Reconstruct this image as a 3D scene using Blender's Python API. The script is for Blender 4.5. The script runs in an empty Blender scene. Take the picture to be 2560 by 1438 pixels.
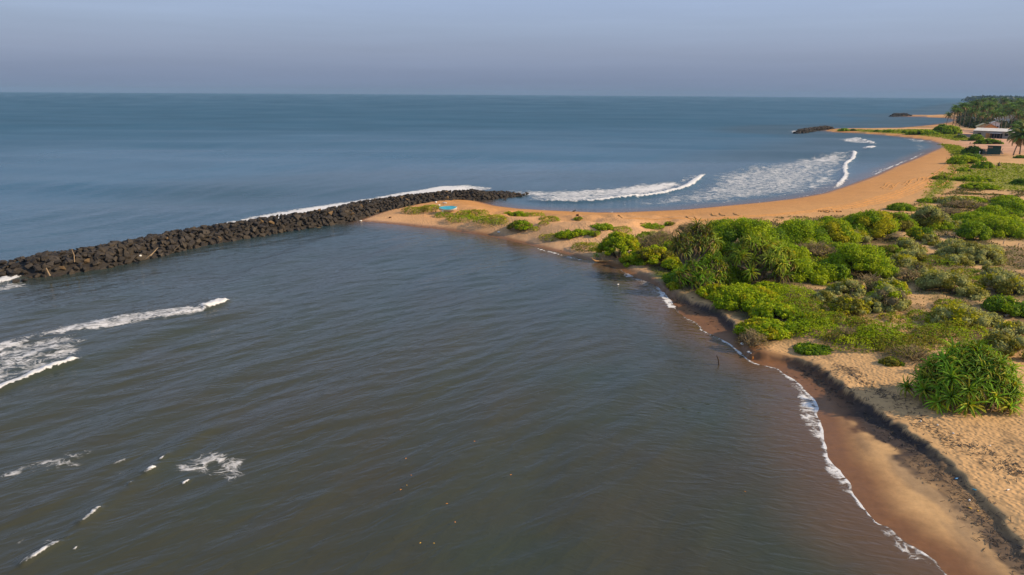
import bpy, bmesh, math, random
import numpy as np
from mathutils import Matrix, Vector

random.seed(7)
RNG = np.random.default_rng(11)
R = math.radians
scene = bpy.context.scene
COL = scene.collection

# ---------------------------------------------------------------- camera
CAM_H = 18.0
F = 1762.0
cam_data = bpy.data.cameras.new("camera")
cam = bpy.data.objects.new("camera", cam_data)
COL.objects.link(cam)
cam_data.sensor_width = 36.0
cam_data.lens = 36.0 * F / 2560.0
cam_data.clip_start = 0.5
cam_data.clip_end = 60000.0
CAM_M = Matrix.Rotation(R(90 - 15.39), 3, 'X') @ Matrix.Rotation(R(0.37), 3, 'Z')
cam.matrix_world = Matrix.Translation((0, 0, CAM_H)) @ CAM_M.to_4x4()
scene.camera = cam

# ---------------------------------------------------------------- world and sun
SUN_EL, SUN_AZ = R(29.0), R(99.0)
world = bpy.data.worlds.new("World")
scene.world = world
world.use_nodes = True
wn = world.node_tree.nodes
wl = world.node_tree.links
wn.clear()
w_out = wn.new('ShaderNodeOutputWorld')
w_bg = wn.new('ShaderNodeBackground')
w_bg.inputs['Strength'].default_value = 0.1
w_sky = wn.new('ShaderNodeTexSky')
w_sky.sky_type = 'NISHITA'
w_sky.sun_disc = False
w_sky.sun_elevation = SUN_EL
w_sky.sun_rotation = SUN_AZ
w_sky.dust_density = 3.0
w_sky.air_density = 1.2
w_sky.ozone_density = 1.5
w_tc = wn.new('ShaderNodeTexCoord')
w_sep = wn.new('ShaderNodeSeparateXYZ')
wl.new(w_tc.outputs['Generated'], w_sep.inputs[0])
w_ramp = wn.new('ShaderNodeValToRGB')
cr = w_ramp.color_ramp
stops = [(0.0, (1.45, 1.88, 2.85)), (0.025, (1.62, 2.05, 3.10)), (0.055, (1.96, 2.40, 3.50)),
         (0.085, (2.30, 2.88, 4.15)), (0.13, (2.62, 3.35, 5.0)), (0.26, (2.5, 3.25, 4.9)), (0.6, (2.2, 2.95, 4.4))]
while len(cr.elements) < len(stops):
    cr.elements.new(0.5)
for e, (p, c) in zip(cr.elements, stops):
    e.position = p
    e.color = (c[0], c[1], c[2], 1)
wl.new(w_sep.outputs['Z'], w_ramp.inputs[0])
# faint high streaks of thin cloud
w_map = wn.new('ShaderNodeMapping')
w_map.inputs['Scale'].default_value = (1.2, 1.2, 22.0)
w_map.inputs['Rotation'].default_value = (0.0, R(3), 0)
wl.new(w_tc.outputs['Generated'], w_map.inputs[0])
w_noise = wn.new('ShaderNodeTexNoise')
w_noise.inputs['Scale'].default_value = 2.0
w_noise.inputs['Detail'].default_value = 5.0
w_noise.inputs['Roughness'].default_value = 0.55
wl.new(w_map.outputs[0], w_noise.inputs['Vector'])
w_mr = wn.new('ShaderNodeMapRange')
w_mr.inputs['From Min'].default_value = 0.3
w_mr.inputs['From Max'].default_value = 0.7
w_mr.inputs['To Min'].default_value = 0.95
w_mr.inputs['To Max'].default_value = 1.05
wl.new(w_noise.outputs['Fac'], w_mr.inputs['Value'])
w_mul = wn.new('ShaderNodeVectorMath')
w_mul.operation = 'SCALE'
wl.new(w_ramp.outputs['Color'], w_mul.inputs[0])
wl.new(w_mr.outputs['Result'], w_mul.inputs['Scale'])
w_mix = wn.new('ShaderNodeMix')
w_mix.data_type = 'RGBA'
w_mix.inputs['Factor'].default_value = 0.86
wl.new(w_sky.outputs['Color'], w_mix.inputs['A'])
wl.new(w_mul.outputs['Vector'], w_mix.inputs['B'])
wl.new(w_mix.outputs['Result'], w_bg.inputs['Color'])
wl.new(w_bg.outputs[0], w_out.inputs['Surface'])

sun_l = bpy.data.lights.new("sun", 'SUN')
sun_l.energy = 4.2
sun_l.angle = R(0.6)
sun_l.color = (1.0, 0.77, 0.50)
sun = bpy.data.objects.new("sun", sun_l)
COL.objects.link(sun)
sd = Vector((math.sin(SUN_AZ) * math.cos(SUN_EL), math.cos(SUN_AZ) * math.cos(SUN_EL), math.sin(SUN_EL)))
sun.rotation_euler = sd.to_track_quat('Z', 'Y').to_euler()
sun.location = sd * 200

scene.view_settings.view_transform = 'Standard'
scene.view_settings.look = 'None'
scene.view_settings.exposure = 0.55
scene.view_settings.gamma = 1.0
scene.render.engine = 'CYCLES'
scene.cycles.use_denoising = True
scene.cycles.max_bounces = 6
scene.cycles.diffuse_bounces = 2
scene.cycles.glossy_bounces = 2
scene.cycles.transmission_bounces = 2
scene.cycles.transparent_max_bounces = 6
scene.cycles.volume_bounces = 0

# ---------------------------------------------------------------- maths helpers
_CM = np.array(CAM_M)


def P(px, py, z=0.0):
    """world point on the level z seen in the photograph at px, py"""
    d = _CM @ np.array([(px - 1280.0) / F, -(py - 719.0) / F, -1.0])
    t = (z - CAM_H) / d[2]
    return np.array([d[0] * t, d[1] * t, z])


def P2(pts, z=0.0):
    return np.array([P(a, b, z)[:2] for a, b in pts])


_T = RNG.random((256, 256))


def vnoise(x, y):
    xi = np.floor(x).astype(np.int64)
    yi = np.floor(y).astype(np.int64)
    fx = x - xi
    fy = y - yi
    fx = fx * fx * (3 - 2 * fx)
    fy = fy * fy * (3 - 2 * fy)
    a = _T[xi & 255, yi & 255]
    b = _T[(xi + 1) & 255, yi & 255]
    c = _T[xi & 255, (yi + 1) & 255]
    d = _T[(xi + 1) & 255, (yi + 1) & 255]
    return (a * (1 - fx) + b * fx) * (1 - fy) + (c * (1 - fx) + d * fx) * fy


def fbm(x, y, o=4):
    s = np.zeros_like(x, dtype=float)
    a = 0.5
    for i in range(o):
        s += a * vnoise(x * 2 ** i + 17.3 * i, y * 2 ** i + 9.1 * i)
        a *= 0.5
    return s / (1 - 0.5 ** o)


def sstep(a, b, x):
    t = np.clip((x - a) / (b - a), 0, 1)
    return t * t * (3 - 2 * t)


def seg_dist(XY, pts, closed=False, want=False):
    """distance to polyline; with want also side sign and running parameter (vertex units)"""
    pts = np.asarray(pts, float)
    A = pts if closed else pts[:-1]
    B = np.roll(pts, -1, 0) if closed else pts[1:]
    best = np.full(len(XY), 1e18)
    side = np.zeros(len(XY))
    par = np.zeros(len(XY))
    for i in range(len(A)):
        ab = B[i] - A[i]
        L2 = max(ab @ ab, 1e-12)
        dx = XY[:, 0] - A[i, 0]
        dy = XY[:, 1] - A[i, 1]
        t = np.clip((dx * ab[0] + dy * ab[1]) / L2, 0, 1)
        ex = dx - t * ab[0]
        ey = dy - t * ab[1]
        q = ex * ex + ey * ey
        m = q < best
        best[m] = q[m]
        if want:
            cr_ = (ab[0] * dy - ab[1] * dx)
            side[m] = np.sign(cr_[m])
            par[m] = i + t[m]
    d = np.sqrt(best)
    return (d, side, par) if want else d


def inside(XY, poly):
    poly = np.asarray(poly, float)
    x, y = XY[:, 0], XY[:, 1]
    c = np.zeros(len(XY), bool)
    n = len(poly)
    for i in range(n):
        x1, y1 = poly[i]
        x2, y2 = poly[(i + 1) % n]
        if y1 == y2:
            continue
        m = ((y1 > y) != (y2 > y)) & (x < (x2 - x1) * (y - y1) / (y2 - y1) + x1)
        c ^= m
    return c


def sdist(XY, poly):
    d = seg_dist(XY, poly, True)
    return np.where(inside(XY, poly), d, -d)


# ---------------------------------------------------------------- object helpers
LABELS = {}


def tag(o, label=None, cat=None, group=None, kind=None):
    if label:
        n = LABELS.get(label, 0)
        LABELS[label] = n + 1
        o['label'] = label
    if cat:
        o['category'] = cat
    if group:
        o['group'] = group
    if kind:
        o['kind'] = kind
    return o


def link(name, data, parent=None, loc=None):
    o = bpy.data.objects.new(name, data)
    COL.objects.link(o)
    if parent is not None:
        o.parent = parent
    if loc is not None:
        o.location = loc
    return o


def empty(name, loc, rz=0.0):
    o = link(name, None, None, loc)
    o.rotation_euler = (0, 0, rz)
    o.empty_display_size = 0.3
    return o


def np_mesh(name, V, Fc, mats, colors=None, smooth=False, midx=None, attrs=None):
    """Fc: int array (n,3) or (n,4)"""
    V = np.asarray(V, np.float32)
    Fc = np.asarray(Fc, np.int32)
    k = Fc.shape[1]
    me = bpy.data.meshes.new(name)
    me.vertices.add(len(V))
    me.vertices.foreach_set('co', V.ravel())
    me.loops.add(Fc.size)
    me.loops.foreach_set('vertex_index', Fc.ravel())
    me.polygons.add(len(Fc))
    me.polygons.foreach_set('loop_start', np.arange(0, Fc.size, k, dtype=np.int32))
    if midx is not None:
        me.polygons.foreach_set('material_index', np.asarray(midx, np.int32))
    me.polygons.foreach_set('use_smooth', np.full(len(Fc), smooth))
    if colors is not None:
        a = me.color_attributes.new('Col', 'FLOAT_COLOR', 'POINT')
        c4 = np.ones((len(V), 4), np.float32)
        c4[:, :3] = colors
        a.data.foreach_set('color', c4.ravel())
    for nm, arr in (attrs or {}).items():
        a = me.attributes.new(nm, 'FLOAT', 'POINT')
        a.data.foreach_set('value', np.asarray(arr, np.float32))
    for m in (mats if isinstance(mats, (list, tuple)) else [mats]):
        me.materials.append(m)
    me.update(calc_edges=True)
    return me


def bm_mesh(name, bm, mat, smooth=False):
    me = bpy.data.meshes.new(name)
    bmesh.ops.recalc_face_normals(bm, faces=bm.faces[:])
    bm.to_mesh(me)
    bm.free()
    for m in (mat if isinstance(mat, (list, tuple)) else [mat]):
        me.materials.append(m)
    if smooth:
        me.polygons.foreach_set('use_smooth', np.full(len(me.polygons), True))
    return me


def box(bm, c, s, rz=0.0, tilt=0.0):
    M = Matrix.Translation(c) @ Matrix.Rotation(rz, 4, 'Z') @ Matrix.Rotation(tilt, 4, 'X') @ Matrix.Diagonal((s[0], s[1], s[2], 1))
    bmesh.ops.create_cube(bm, size=1.0, matrix=M)


def prism(bm, prof, y0, y1):
    """profile in x,z extruded along y"""
    a = [bm.verts.new((x, y0, z)) for x, z in prof]
    b = [bm.verts.new((x, y1, z)) for x, z in prof]
    n = len(prof)
    bm.faces.new(a)
    bm.faces.new(b[::-1])
    for i in range(n):
        bm.faces.new((a[i], b[i], b[(i + 1) % n], a[(i + 1) % n]))


def tube(path, radii, n=7, jit=0.0):
    """numpy tube -> V, quads"""
    path = np.asarray(path, float)
    V = []
    for i, p in enumerate(path):
        t = path[min(i + 1, len(path) - 1)] - path[max(i - 1, 0)]
        t /= max(np.linalg.norm(t), 1e-9)
        u = np.cross(t, [0.31, 0.9, 0.2])
        u /= max(np.linalg.norm(u), 1e-9)
        v = np.cross(t, u)
        for k in range(n):
            a = 2 * math.pi * k / n
            r = radii[i] * (1 + jit * (random.random() - 0.5))
            V.append(p + r * (math.cos(a) * u + math.sin(a) * v))
    Q = []
    for i in range(len(path) - 1):
        for k in range(n):
            Q.append((i * n + k, i * n + (k + 1) % n, (i + 1) * n + (k + 1) % n, (i + 1) * n + k))
    m = len(path)
    V.append(path[0]); V.append(path[-1])
    for k in range(n):
        Q.append((m * n, (k + 1) % n, k, k))
        Q.append((m * n + 1, (m - 1) * n + k, (m - 1) * n + (k + 1) % n, (m - 1) * n + (k + 1) % n))
    Q = [q if q[2] != q[3] else (q[0], q[1], q[2], q[0]) for q in Q]
    return np.array(V), np.array([q for q in Q if len(set(q)) == 4], int)


class Acc:
    def __init__(s):
        s.V, s.Q, s.C, s.n = [], [], [], 0

    def add(s, V, Q, c):
        V = np.asarray(V, float)
        s.V.append(V)
        s.Q.append(np.asarray(Q, int) + s.n)
        c = np.asarray(c, float)
        s.C.append(np.broadcast_to(c, (len(V), 3)).copy())
        s.n += len(V)

    def mesh(s, name, mat, smooth=False):
        return np_mesh(name, np.concatenate(s.V), np.concatenate(s.Q), mat, np.concatenate(s.C), smooth)


# ---------------------------------------------------------------- materials
def new_mat(name):
    m = bpy.data.materials.new(name)
    m.use_nodes = True
    nt = m.node_tree
    b = nt.nodes.get('Principled BSDF')
    return m, nt, b


def node(nt, t, **kw):
    n = nt.nodes.new(t)
    for k, v in kw.items():
        if k in n.inputs:
            n.inputs[k].default_value = v
        else:
            setattr(n, k, v)
    return n


def simple_mat(name, col, rough=0.7, var=0.25, scale=3.0, spec=0.3, bump=0.0):
    m, nt, b = new_mat(name)
    tc = node(nt, 'ShaderNodeTexCoord')
    nz = node(nt, 'ShaderNodeTexNoise', Scale=scale, Detail=5.0)
    nt.links.new(tc.outputs['Object'], nz.inputs['Vector'])
    mr = node(nt, 'ShaderNodeMapRange')
    mr.inputs['From Min'].default_value = 0.3
    mr.inputs['From Max'].default_value = 0.7
    mr.inputs['To Min'].default_value = 1 - var
    mr.inputs['To Max'].default_value = 1 + var
    nt.links.new(nz.outputs['Fac'], mr.inputs['Value'])
    vm = node(nt, 'ShaderNodeVectorMath', operation='SCALE')
    vm.inputs[0].default_value = col
    nt.links.new(mr.outputs[0], vm.inputs['Scale'])
    nt.links.new(vm.outputs[0], b.inputs['Base Color'])
    b.inputs['Roughness'].default_value = rough
    b.inputs['Specular IOR Level'].default_value = spec
    if bump:
        bp = node(nt, 'ShaderNodeBump', Strength=bump, Distance=0.05)
        nt.links.new(nz.outputs['Fac'], bp.inputs['Height'])
        nt.links.new(bp.outputs[0], b.inputs['Normal'])
    return m


def leaf_mat(name, trans=0.3, rough=0.55, spec=0.25):
    m, nt, b = new_mat(name)
    at = node(nt, 'ShaderNodeAttribute', attribute_name='Col')
    nt.links.new(at.outputs['Color'], b.inputs['Base Color'])
    b.inputs['Roughness'].default_value = rough
    b.inputs['Specular IOR Level'].default_value = spec
    tr = node(nt, 'ShaderNodeBsdfTranslucent')
    sc = node(nt, 'ShaderNodeVectorMath', operation='MULTIPLY')
    sc.inputs[1].default_value = (1.5, 1.35, 0.6)
    nt.links.new(at.outputs['Color'], sc.inputs[0])
    nt.links.new(sc.outputs[0], tr.inputs['Color'])
    mx = node(nt, 'ShaderNodeMixShader')
    mx.inputs[0].default_value = trans
    nt.links.new(b.outputs[0], mx.inputs[1])
    nt.links.new(tr.outputs[0], mx.inputs[2])
    out = nt.nodes['Material Output']
    nt.links.new(mx.outputs[0], out.inputs['Surface'])
    return m


M_LEAF = leaf_mat('leaf_green', 0.32, 0.65, 0.12)
M_PAND = leaf_mat('leaf_strap', 0.28, 0.55, 0.15)
M_PALM = leaf_mat('leaf_palm', 0.2, 0.55, 0.15)
M_BARK = simple_mat('bark_grey', (0.20, 0.155, 0.115), 0.9, 0.35, 4.0, 0.1, 0.3)
M_TWIG = simple_mat('twig_brown', (0.26, 0.20, 0.11), 0.9, 0.4, 6.0, 0.1)
M_TWIG_D = simple_mat('twig_dark', (0.07, 0.05, 0.035), 0.9, 0.4, 6.0, 0.1)
M_DRIFT = simple_mat('driftwood', (0.27, 0.20, 0.125), 0.85, 0.25, 5.0, 0.1)
M_WHITE = simple_mat('white_paint', (0.72, 0.70, 0.66), 0.6, 0.08, 2.0)
M_WALL = simple_mat('wall_plaster', (0.36, 0.32, 0.26), 0.9, 0.15, 0.8)  # plaster colour darkened to carry the shade on the building's front
M_ROOF = simple_mat('roof_sheet', (0.72, 0.68, 0.60), 0.6, 0.1, 0.6)
M_TIN = simple_mat('tin_sheet', (0.50, 0.50, 0.50), 0.45, 0.2, 1.5)
M_GREEN = simple_mat('green_boards', (0.025, 0.075, 0.06), 0.7, 0.2, 2.0)
M_ORANGE = simple_mat('orange_plaster', (0.62, 0.30, 0.10), 0.8, 0.12, 1.0)
M_DARK = simple_mat('dark_opening', (0.025, 0.022, 0.02), 0.9, 0.2, 1.0)
M_TURQ = simple_mat('turquoise_paint', (0.05, 0.30, 0.42), 0.45, 0.15, 2.0)
M_CLOTH = simple_mat('dark_cloth', (0.03, 0.03, 0.045), 0.9, 0.2, 3.0)
M_SKIN = simple_mat('skin', (0.16, 0.085, 0.05), 0.6, 0.1, 3.0)
M_BLUE = simple_mat('blue_plastic', (0.04, 0.20, 0.45), 0.4, 0.1, 3.0)
M_YEL = simple_mat('yellow_plastic', (0.62, 0.36, 0.05), 0.5, 0.1, 3.0)
M_RED = simple_mat('orange_plastic', (0.70, 0.25, 0.04), 0.4, 0.1, 3.0)
M_HUSK = simple_mat('husk_brown', (0.07, 0.03, 0.012), 0.95, 0.3, 8.0)
M_BLACK = simple_mat('feather_black', (0.015, 0.014, 0.017), 0.6, 0.2, 8.0)


def rock_mat(name, c1, c2):
    m, nt, b = new_mat(name)
    g = node(nt, 'ShaderNodeNewGeometry')
    oi = node(nt, 'ShaderNodeObjectInfo')
    nz = node(nt, 'ShaderNodeTexNoise', Scale=1.1, Detail=6.0, Roughness=0.65)
    nt.links.new(g.outputs['Position'], nz.inputs['Vector'])
    mr = node(nt, 'ShaderNodeMapRange')
    mr.inputs['From Min'].default_value = 0.32
    mr.inputs['From Max'].default_value = 0.68
    nt.links.new(nz.outputs['Fac'], mr.inputs['Value'])
    mx = node(nt, 'ShaderNodeMix', data_type='RGBA')
    mx.inputs['A'].default_value = (*c1, 1)
    mx.inputs['B'].default_value = (*c2, 1)
    nt.links.new(mr.outputs[0], mx.inputs['Factor'])
    ra = node(nt, 'ShaderNodeMapRange')
    ra.inputs['To Min'].default_value = 0.7
    ra.inputs['To Max'].default_value = 1.35
    nt.links.new(oi.outputs['Random'], ra.inputs['Value'])
    vm = node(nt, 'ShaderNodeVectorMath', operation='SCALE')
    nt.links.new(mx.outputs['Result'], vm.inputs[0])
    nt.links.new(ra.outputs[0], vm.inputs['Scale'])
    nt.links.new(vm.outputs[0], b.inputs['Base Color'])
    b.inputs['Roughness'].default_value = 0.8
    b.inputs['Specular IOR Level'].default_value = 0.25
    n2 = node(nt, 'ShaderNodeTexNoise', Scale=5.0, Detail=6.0, Roughness=0.7)
    nt.links.new(g.outputs['Position'], n2.inputs['Vector'])
    bp = node(nt, 'ShaderNodeBump', Strength=0.7, Distance=0.12)
    nt.links.new(n2.outputs['Fac'], bp.inputs['Height'])
    nt.links.new(bp.outputs[0], b.inputs['Normal'])
    return m


M_ROCKS = [rock_mat('rock_dark', (0.020, 0.018, 0.018), (0.048, 0.041, 0.034)),
           rock_mat('rock_brown', (0.027, 0.023, 0.019), (0.062, 0.050, 0.036)),
           rock_mat('rock_ochre', (0.085, 0.055, 0.028), (0.17, 0.115, 0.055))]

# ---------------------------------------------------------------- shoreline (traced on the water level)
BAY = [(3000, 2050), (2700, 1750), (2540, 1600), (2440, 1500), (2373, 1438), (2338, 1402), (2283, 1373), (2233, 1323),
       (2178, 1296), (2132, 1228), (2103, 1181), (2074, 1144), (2057, 1068), (2050, 1041), (2036, 999), (2000, 963),
       (1962, 936), (1936, 920), (1883, 904), (1838, 872), (1812, 854), (1767, 830), (1738, 806), (1683, 769),
       (1654, 727), (1632, 711), (1585, 690), (1558, 677), (1524, 663), (1490, 656), (1440, 642), (1337, 616),
       (1243, 594), (1136, 578), (1042, 567), (947, 557), (896, 553)]
JOIN = [(1000, 512), (1100, 492), (1160, 490)]
OCEAN = [(1193, 503), (1243, 515), (1302, 522), (1373, 526), (1491, 531), (1552, 531), (1708, 524), (1786, 517),
         (1903, 506), (1981, 497), (2059, 483), (2078, 476), (2119, 463), (2184, 440), (2235, 417), (2287, 396),
         (2318, 383), (2354, 368), (2349, 359), (2323, 351), (2261, 343), (2209, 338), (2158, 334), (2080, 330),
         (2057, 328), (2078, 322.5), (2132, 322), (2235, 321), (2287, 317), (2338, 312), (2372, 307), (2388, 301),
         (2372, 295), (2313, 293), (2274, 292), (2236, 291), (2250, 288.5), (2300, 288.5), (2364, 287.5),
         (2390, 280), (2400, 270), (2420, 262), (2436, 257), (2448, 254.5)]
FAR = [(3000, 256), (4300, 400), (4300, 2050)]


def curve(pts, k=6, wob=0.0):
    """Catmull-Rom through the traced points, with a little natural wander"""
    pts = np.asarray(pts, float)
    q = np.concatenate([2 * pts[:1] - pts[1:2], pts, 2 * pts[-1:] - pts[-2:-1]])
    out = []
    for i in range(len(pts) - 1):
        a, b_, c, d_ = q[i], q[i + 1], q[i + 2], q[i + 3]
        for j in range(k):
            t = j / k
            out.append(.5 * (2 * b_ + (c - a) * t + (2 * a - 5 * b_ + 4 * c - d_) * t * t + (3 * b_ - a - 3 * c + d_) * t ** 3))
    out.append(pts[-1])
    out = np.array(out)
    if wob:
        out[1:-1] += wob * np.stack([fbm(out[1:-1, 0] * .8, out[1:-1, 1] * .8, 3) - .5, fbm(out[1:-1, 0] * .8 + 50, out[1:-1, 1] * .8, 3) - .5], 1)
    return out


wBAY, wJOIN, wOC = curve(P2(BAY), 6, .5), P2(JOIN), P2(OCEAN)
LAND = np.concatenate([wBAY, wJOIN, wOC, P2(FAR)])
SHORE = np.concatenate([wBAY, wJOIN, wOC])
SCARP_PX = [(1100, 562, .05), (1148, 567, .05), (1231, 577, .05), (1302, 589, .05), (1373, 603, .05), (1444, 622, .05),
            (1490, 638, .05), (1560, 657, .12), (1619, 677, 0.36), (1664, 703, 0.43), (1709, 729, 0.54), (1770, 752, 0.58), (1830, 785, 0.58),
            (1868, 825, 0.58), (1885, 862, 0.54), (1955, 868, 0.58), (2008, 885, 0.61), (2055, 907, 0.61), (2102, 942, 0.61),
            (2161, 985, 0.58), (2220, 1032, 0.54), (2288, 1078, 0.50), (2341, 1126, 0.40), (2380, 1165, 0.36), (2446, 1223, 0.30),
            (2499, 1283, 0.36), (2560, 1344, 0.36), (2700, 1470, 0.36), (2900, 1700, 0.36)]
wSC = curve(np.array([P(a, b, 0.5 + c)[:2] for a, b, c in SCARP_PX]), 4, .3)
aSC = np.interp(np.linspace(0, len(SCARP_PX) - 1, len(wSC)), range(len(SCARP_PX)), [c for _, _, c in SCARP_PX]) * .72
DUNES = [(1110, 543, .3, 5), (1165, 546, .7, 4.5), (1215, 556, .5, 5), (1262, 550, .8, 4), (1300, 566, .4, 4.5),
         (1345, 548, .8, 4), (1385, 568, .9, 4.5), (1440, 572, .5, 5), (1500, 570, .4, 6), (1560, 586, .3, 5)]
wDU = [(P(a, b, 1.2 + h * .5)[:2], h, r) for a, b, h, r in DUNES]
VILL = P2([(2420, 372), (2560, 400), (2760, 420), (2760, 330), (2400, 330), (2380, 350)])


def height(XY, full=False):
    XY = np.asarray(XY, float).reshape(-1, 2)
    d = seg_dist(XY, SHORE)
    ins = inside(XY, LAND)
    d = np.where(ins, d, -d)
    doc = seg_dist(XY, wOC)
    ds, sg, par = seg_dist(XY, wSC, False, True)
    # polyline runs from the spit towards the camera: inland lies on its left
    s = ds * sg
    amp = np.interp(par, np.arange(len(aSC)), aSC)
    base = np.where(d > 0, 1.15 * (1 - np.exp(-np.maximum(d, 0) / 9.5)), np.maximum(0.1 * d, -2.5))
    wob = (fbm(XY[:, 0] * .9, XY[:, 1] * .9, 3) - .5)
    s = s + wob * 1.1
    amp = amp * (.55 + .9 * vnoise(XY[:, 0] * .45, XY[:, 1] * .45))
    step = amp * sstep(-0.28, 0.22, s) * np.clip((doc - 4) / 12, 0, 1) * (d > 0)
    z = base + step
    inland = np.clip((d - 8) / 14, 0, 1)
    near = np.clip(1.3 - np.hypot(XY[:, 0], XY[:, 1]) / 400, 0, 1)
    z += inland * near * (1.1 * (fbm(XY[:, 0] * .09, XY[:, 1] * .09, 3) - .42))
    z += inland * near * 0.22 * (fbm(XY[:, 0] * .55 + 5, XY[:, 1] * .55, 3) - .5)
    spit = np.clip((XY[:, 1] - 66) / 10, 0, 1) * np.clip((34 - XY[:, 0]) / 10, 0, 1) * np.clip((d - 3.5) / 4, 0, 1) * near
    z += spit * (1.5 * (fbm(XY[:, 0] * .2 + 3, XY[:, 1] * .16 + 8, 3) - .45) + .3 * (fbm(XY[:, 0] * .7, XY[:, 1] * .5, 2) - .5))
    for c, h, r in wDU:
        z += h * np.exp(-((XY[:, 0] - c[0]) ** 2 + (XY[:, 1] - c[1]) ** 2) / (r * r) * 1.4) * np.clip(d / 5, 0, 1)
    if full:
        return z, d, doc, s, amp, par
    return z


# orientation of the scarp polyline: make sure inland is positive
_t = seg_dist(np.array([P(2500, 900, 2)[:2]]), wSC, False, True)
if _t[1][0] < 0:
    wSC = wSC[::-1].copy()
    aSC = aSC[::-1].copy()


def G(px, py, up=0.0):
    z = 1.2
    for _ in range(7):
        p = P(px, py, z)
        z = z * .4 + .6 * float(height(p[None, :2])[0])
    p = P(px, py, z)
    p[2] = float(height(p[None, :2])[0]) + up
    return p


def mpp(p):
    """metres per photo pixel at a world point"""
    v = _CM.T @ (np.asarray(p) - np.array([0, 0, CAM_H]))
    return -v[2] / F


def polar_grid(az0, az1, naz, dep0, dep1, ndep):
    az = np.radians(np.linspace(az0, az1, naz))
    u = np.linspace(0, 1, ndep)
    dep = dep0 + (dep1 - dep0) * u
    r = CAM_H / np.tan(np.radians(dep))
    X = np.outer(r, np.sin(az))
    Y = np.outer(r, np.cos(az))
    XY = np.stack([X.ravel(), Y.ravel()], 1)
    idx = np.arange(naz * ndep).reshape(ndep, naz)
    Q = np.stack([idx[:-1, :-1], idx[:-1, 1:], idx[1:, 1:], idx[1:, :-1]], -1).reshape(-1, 4)
    return XY, Q


def compact(V, Q, *arrs):
    used = np.unique(Q)
    mp = np.full(len(V), -1)
    mp[used] = np.arange(len(used))
    return (V[used], mp[Q]) + tuple(a[used] for a in arrs)


def chunked(fn, XY, n=120000):
    parts = [fn(XY[i:i + n]) for i in range(0, len(XY), n)]
    if isinstance(parts[0], tuple):
        return tuple(np.concatenate([p[k] for p in parts]) for k in range(len(parts[0])))
    return np.concatenate(parts)


# ---------------------------------------------------------------- sand ground
def PG(pts, z=0):
    return np.array([G(a, b)[:2] for a, b in pts])


GRASS = [PG([(2395, 398), (2440, 425), (2500, 408), (2700, 420), (2700, 500), (2540, 478), (2440, 468), (2395, 455), (2375, 425)], 1.6),
         PG([(2088, 325), (2200, 325.5), (2300, 324), (2390, 326), (2400, 338), (2440, 352), (2395, 352), (2350, 344), (2280, 336), (2180, 331)], 1.2),
         PG([(2350, 360), (2400, 365), (2420, 380), (2385, 395), (2375, 380)], 1.5),
         PG([(1500, 612), (1550, 600), (1560, 640), (1500, 640), (1460, 625)], 1.3),
         PG([(1150, 536), (1185, 541), (1270, 557), (1280, 568), (1220, 564), (1175, 549)], 1.6),
         PG([(1620, 668), (1700, 690), (1700, 715), (1660, 700)], 1.3),
         PG([(2350, 430), (2385, 435), (2385, 470), (2350, 480), (2330, 500), (2300, 520), (2330, 460)], 1.6)]
SCRUB = PG([(1700, 575), (1900, 545), (2150, 535), (2300, 505), (2400, 470), (2700, 480), (3300, 520), (3300, 900), (2560, 905),
            (2400, 905), (2250, 915), (2080, 870), (1960, 860), (1850, 800), (1700, 730), (1600, 660)], 1.8)


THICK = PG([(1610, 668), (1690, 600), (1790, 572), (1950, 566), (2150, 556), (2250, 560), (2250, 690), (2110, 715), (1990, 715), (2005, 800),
            (2010, 850), (1900, 858), (1850, 800), (1760, 742), (1680, 708)], 1.8)


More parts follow.
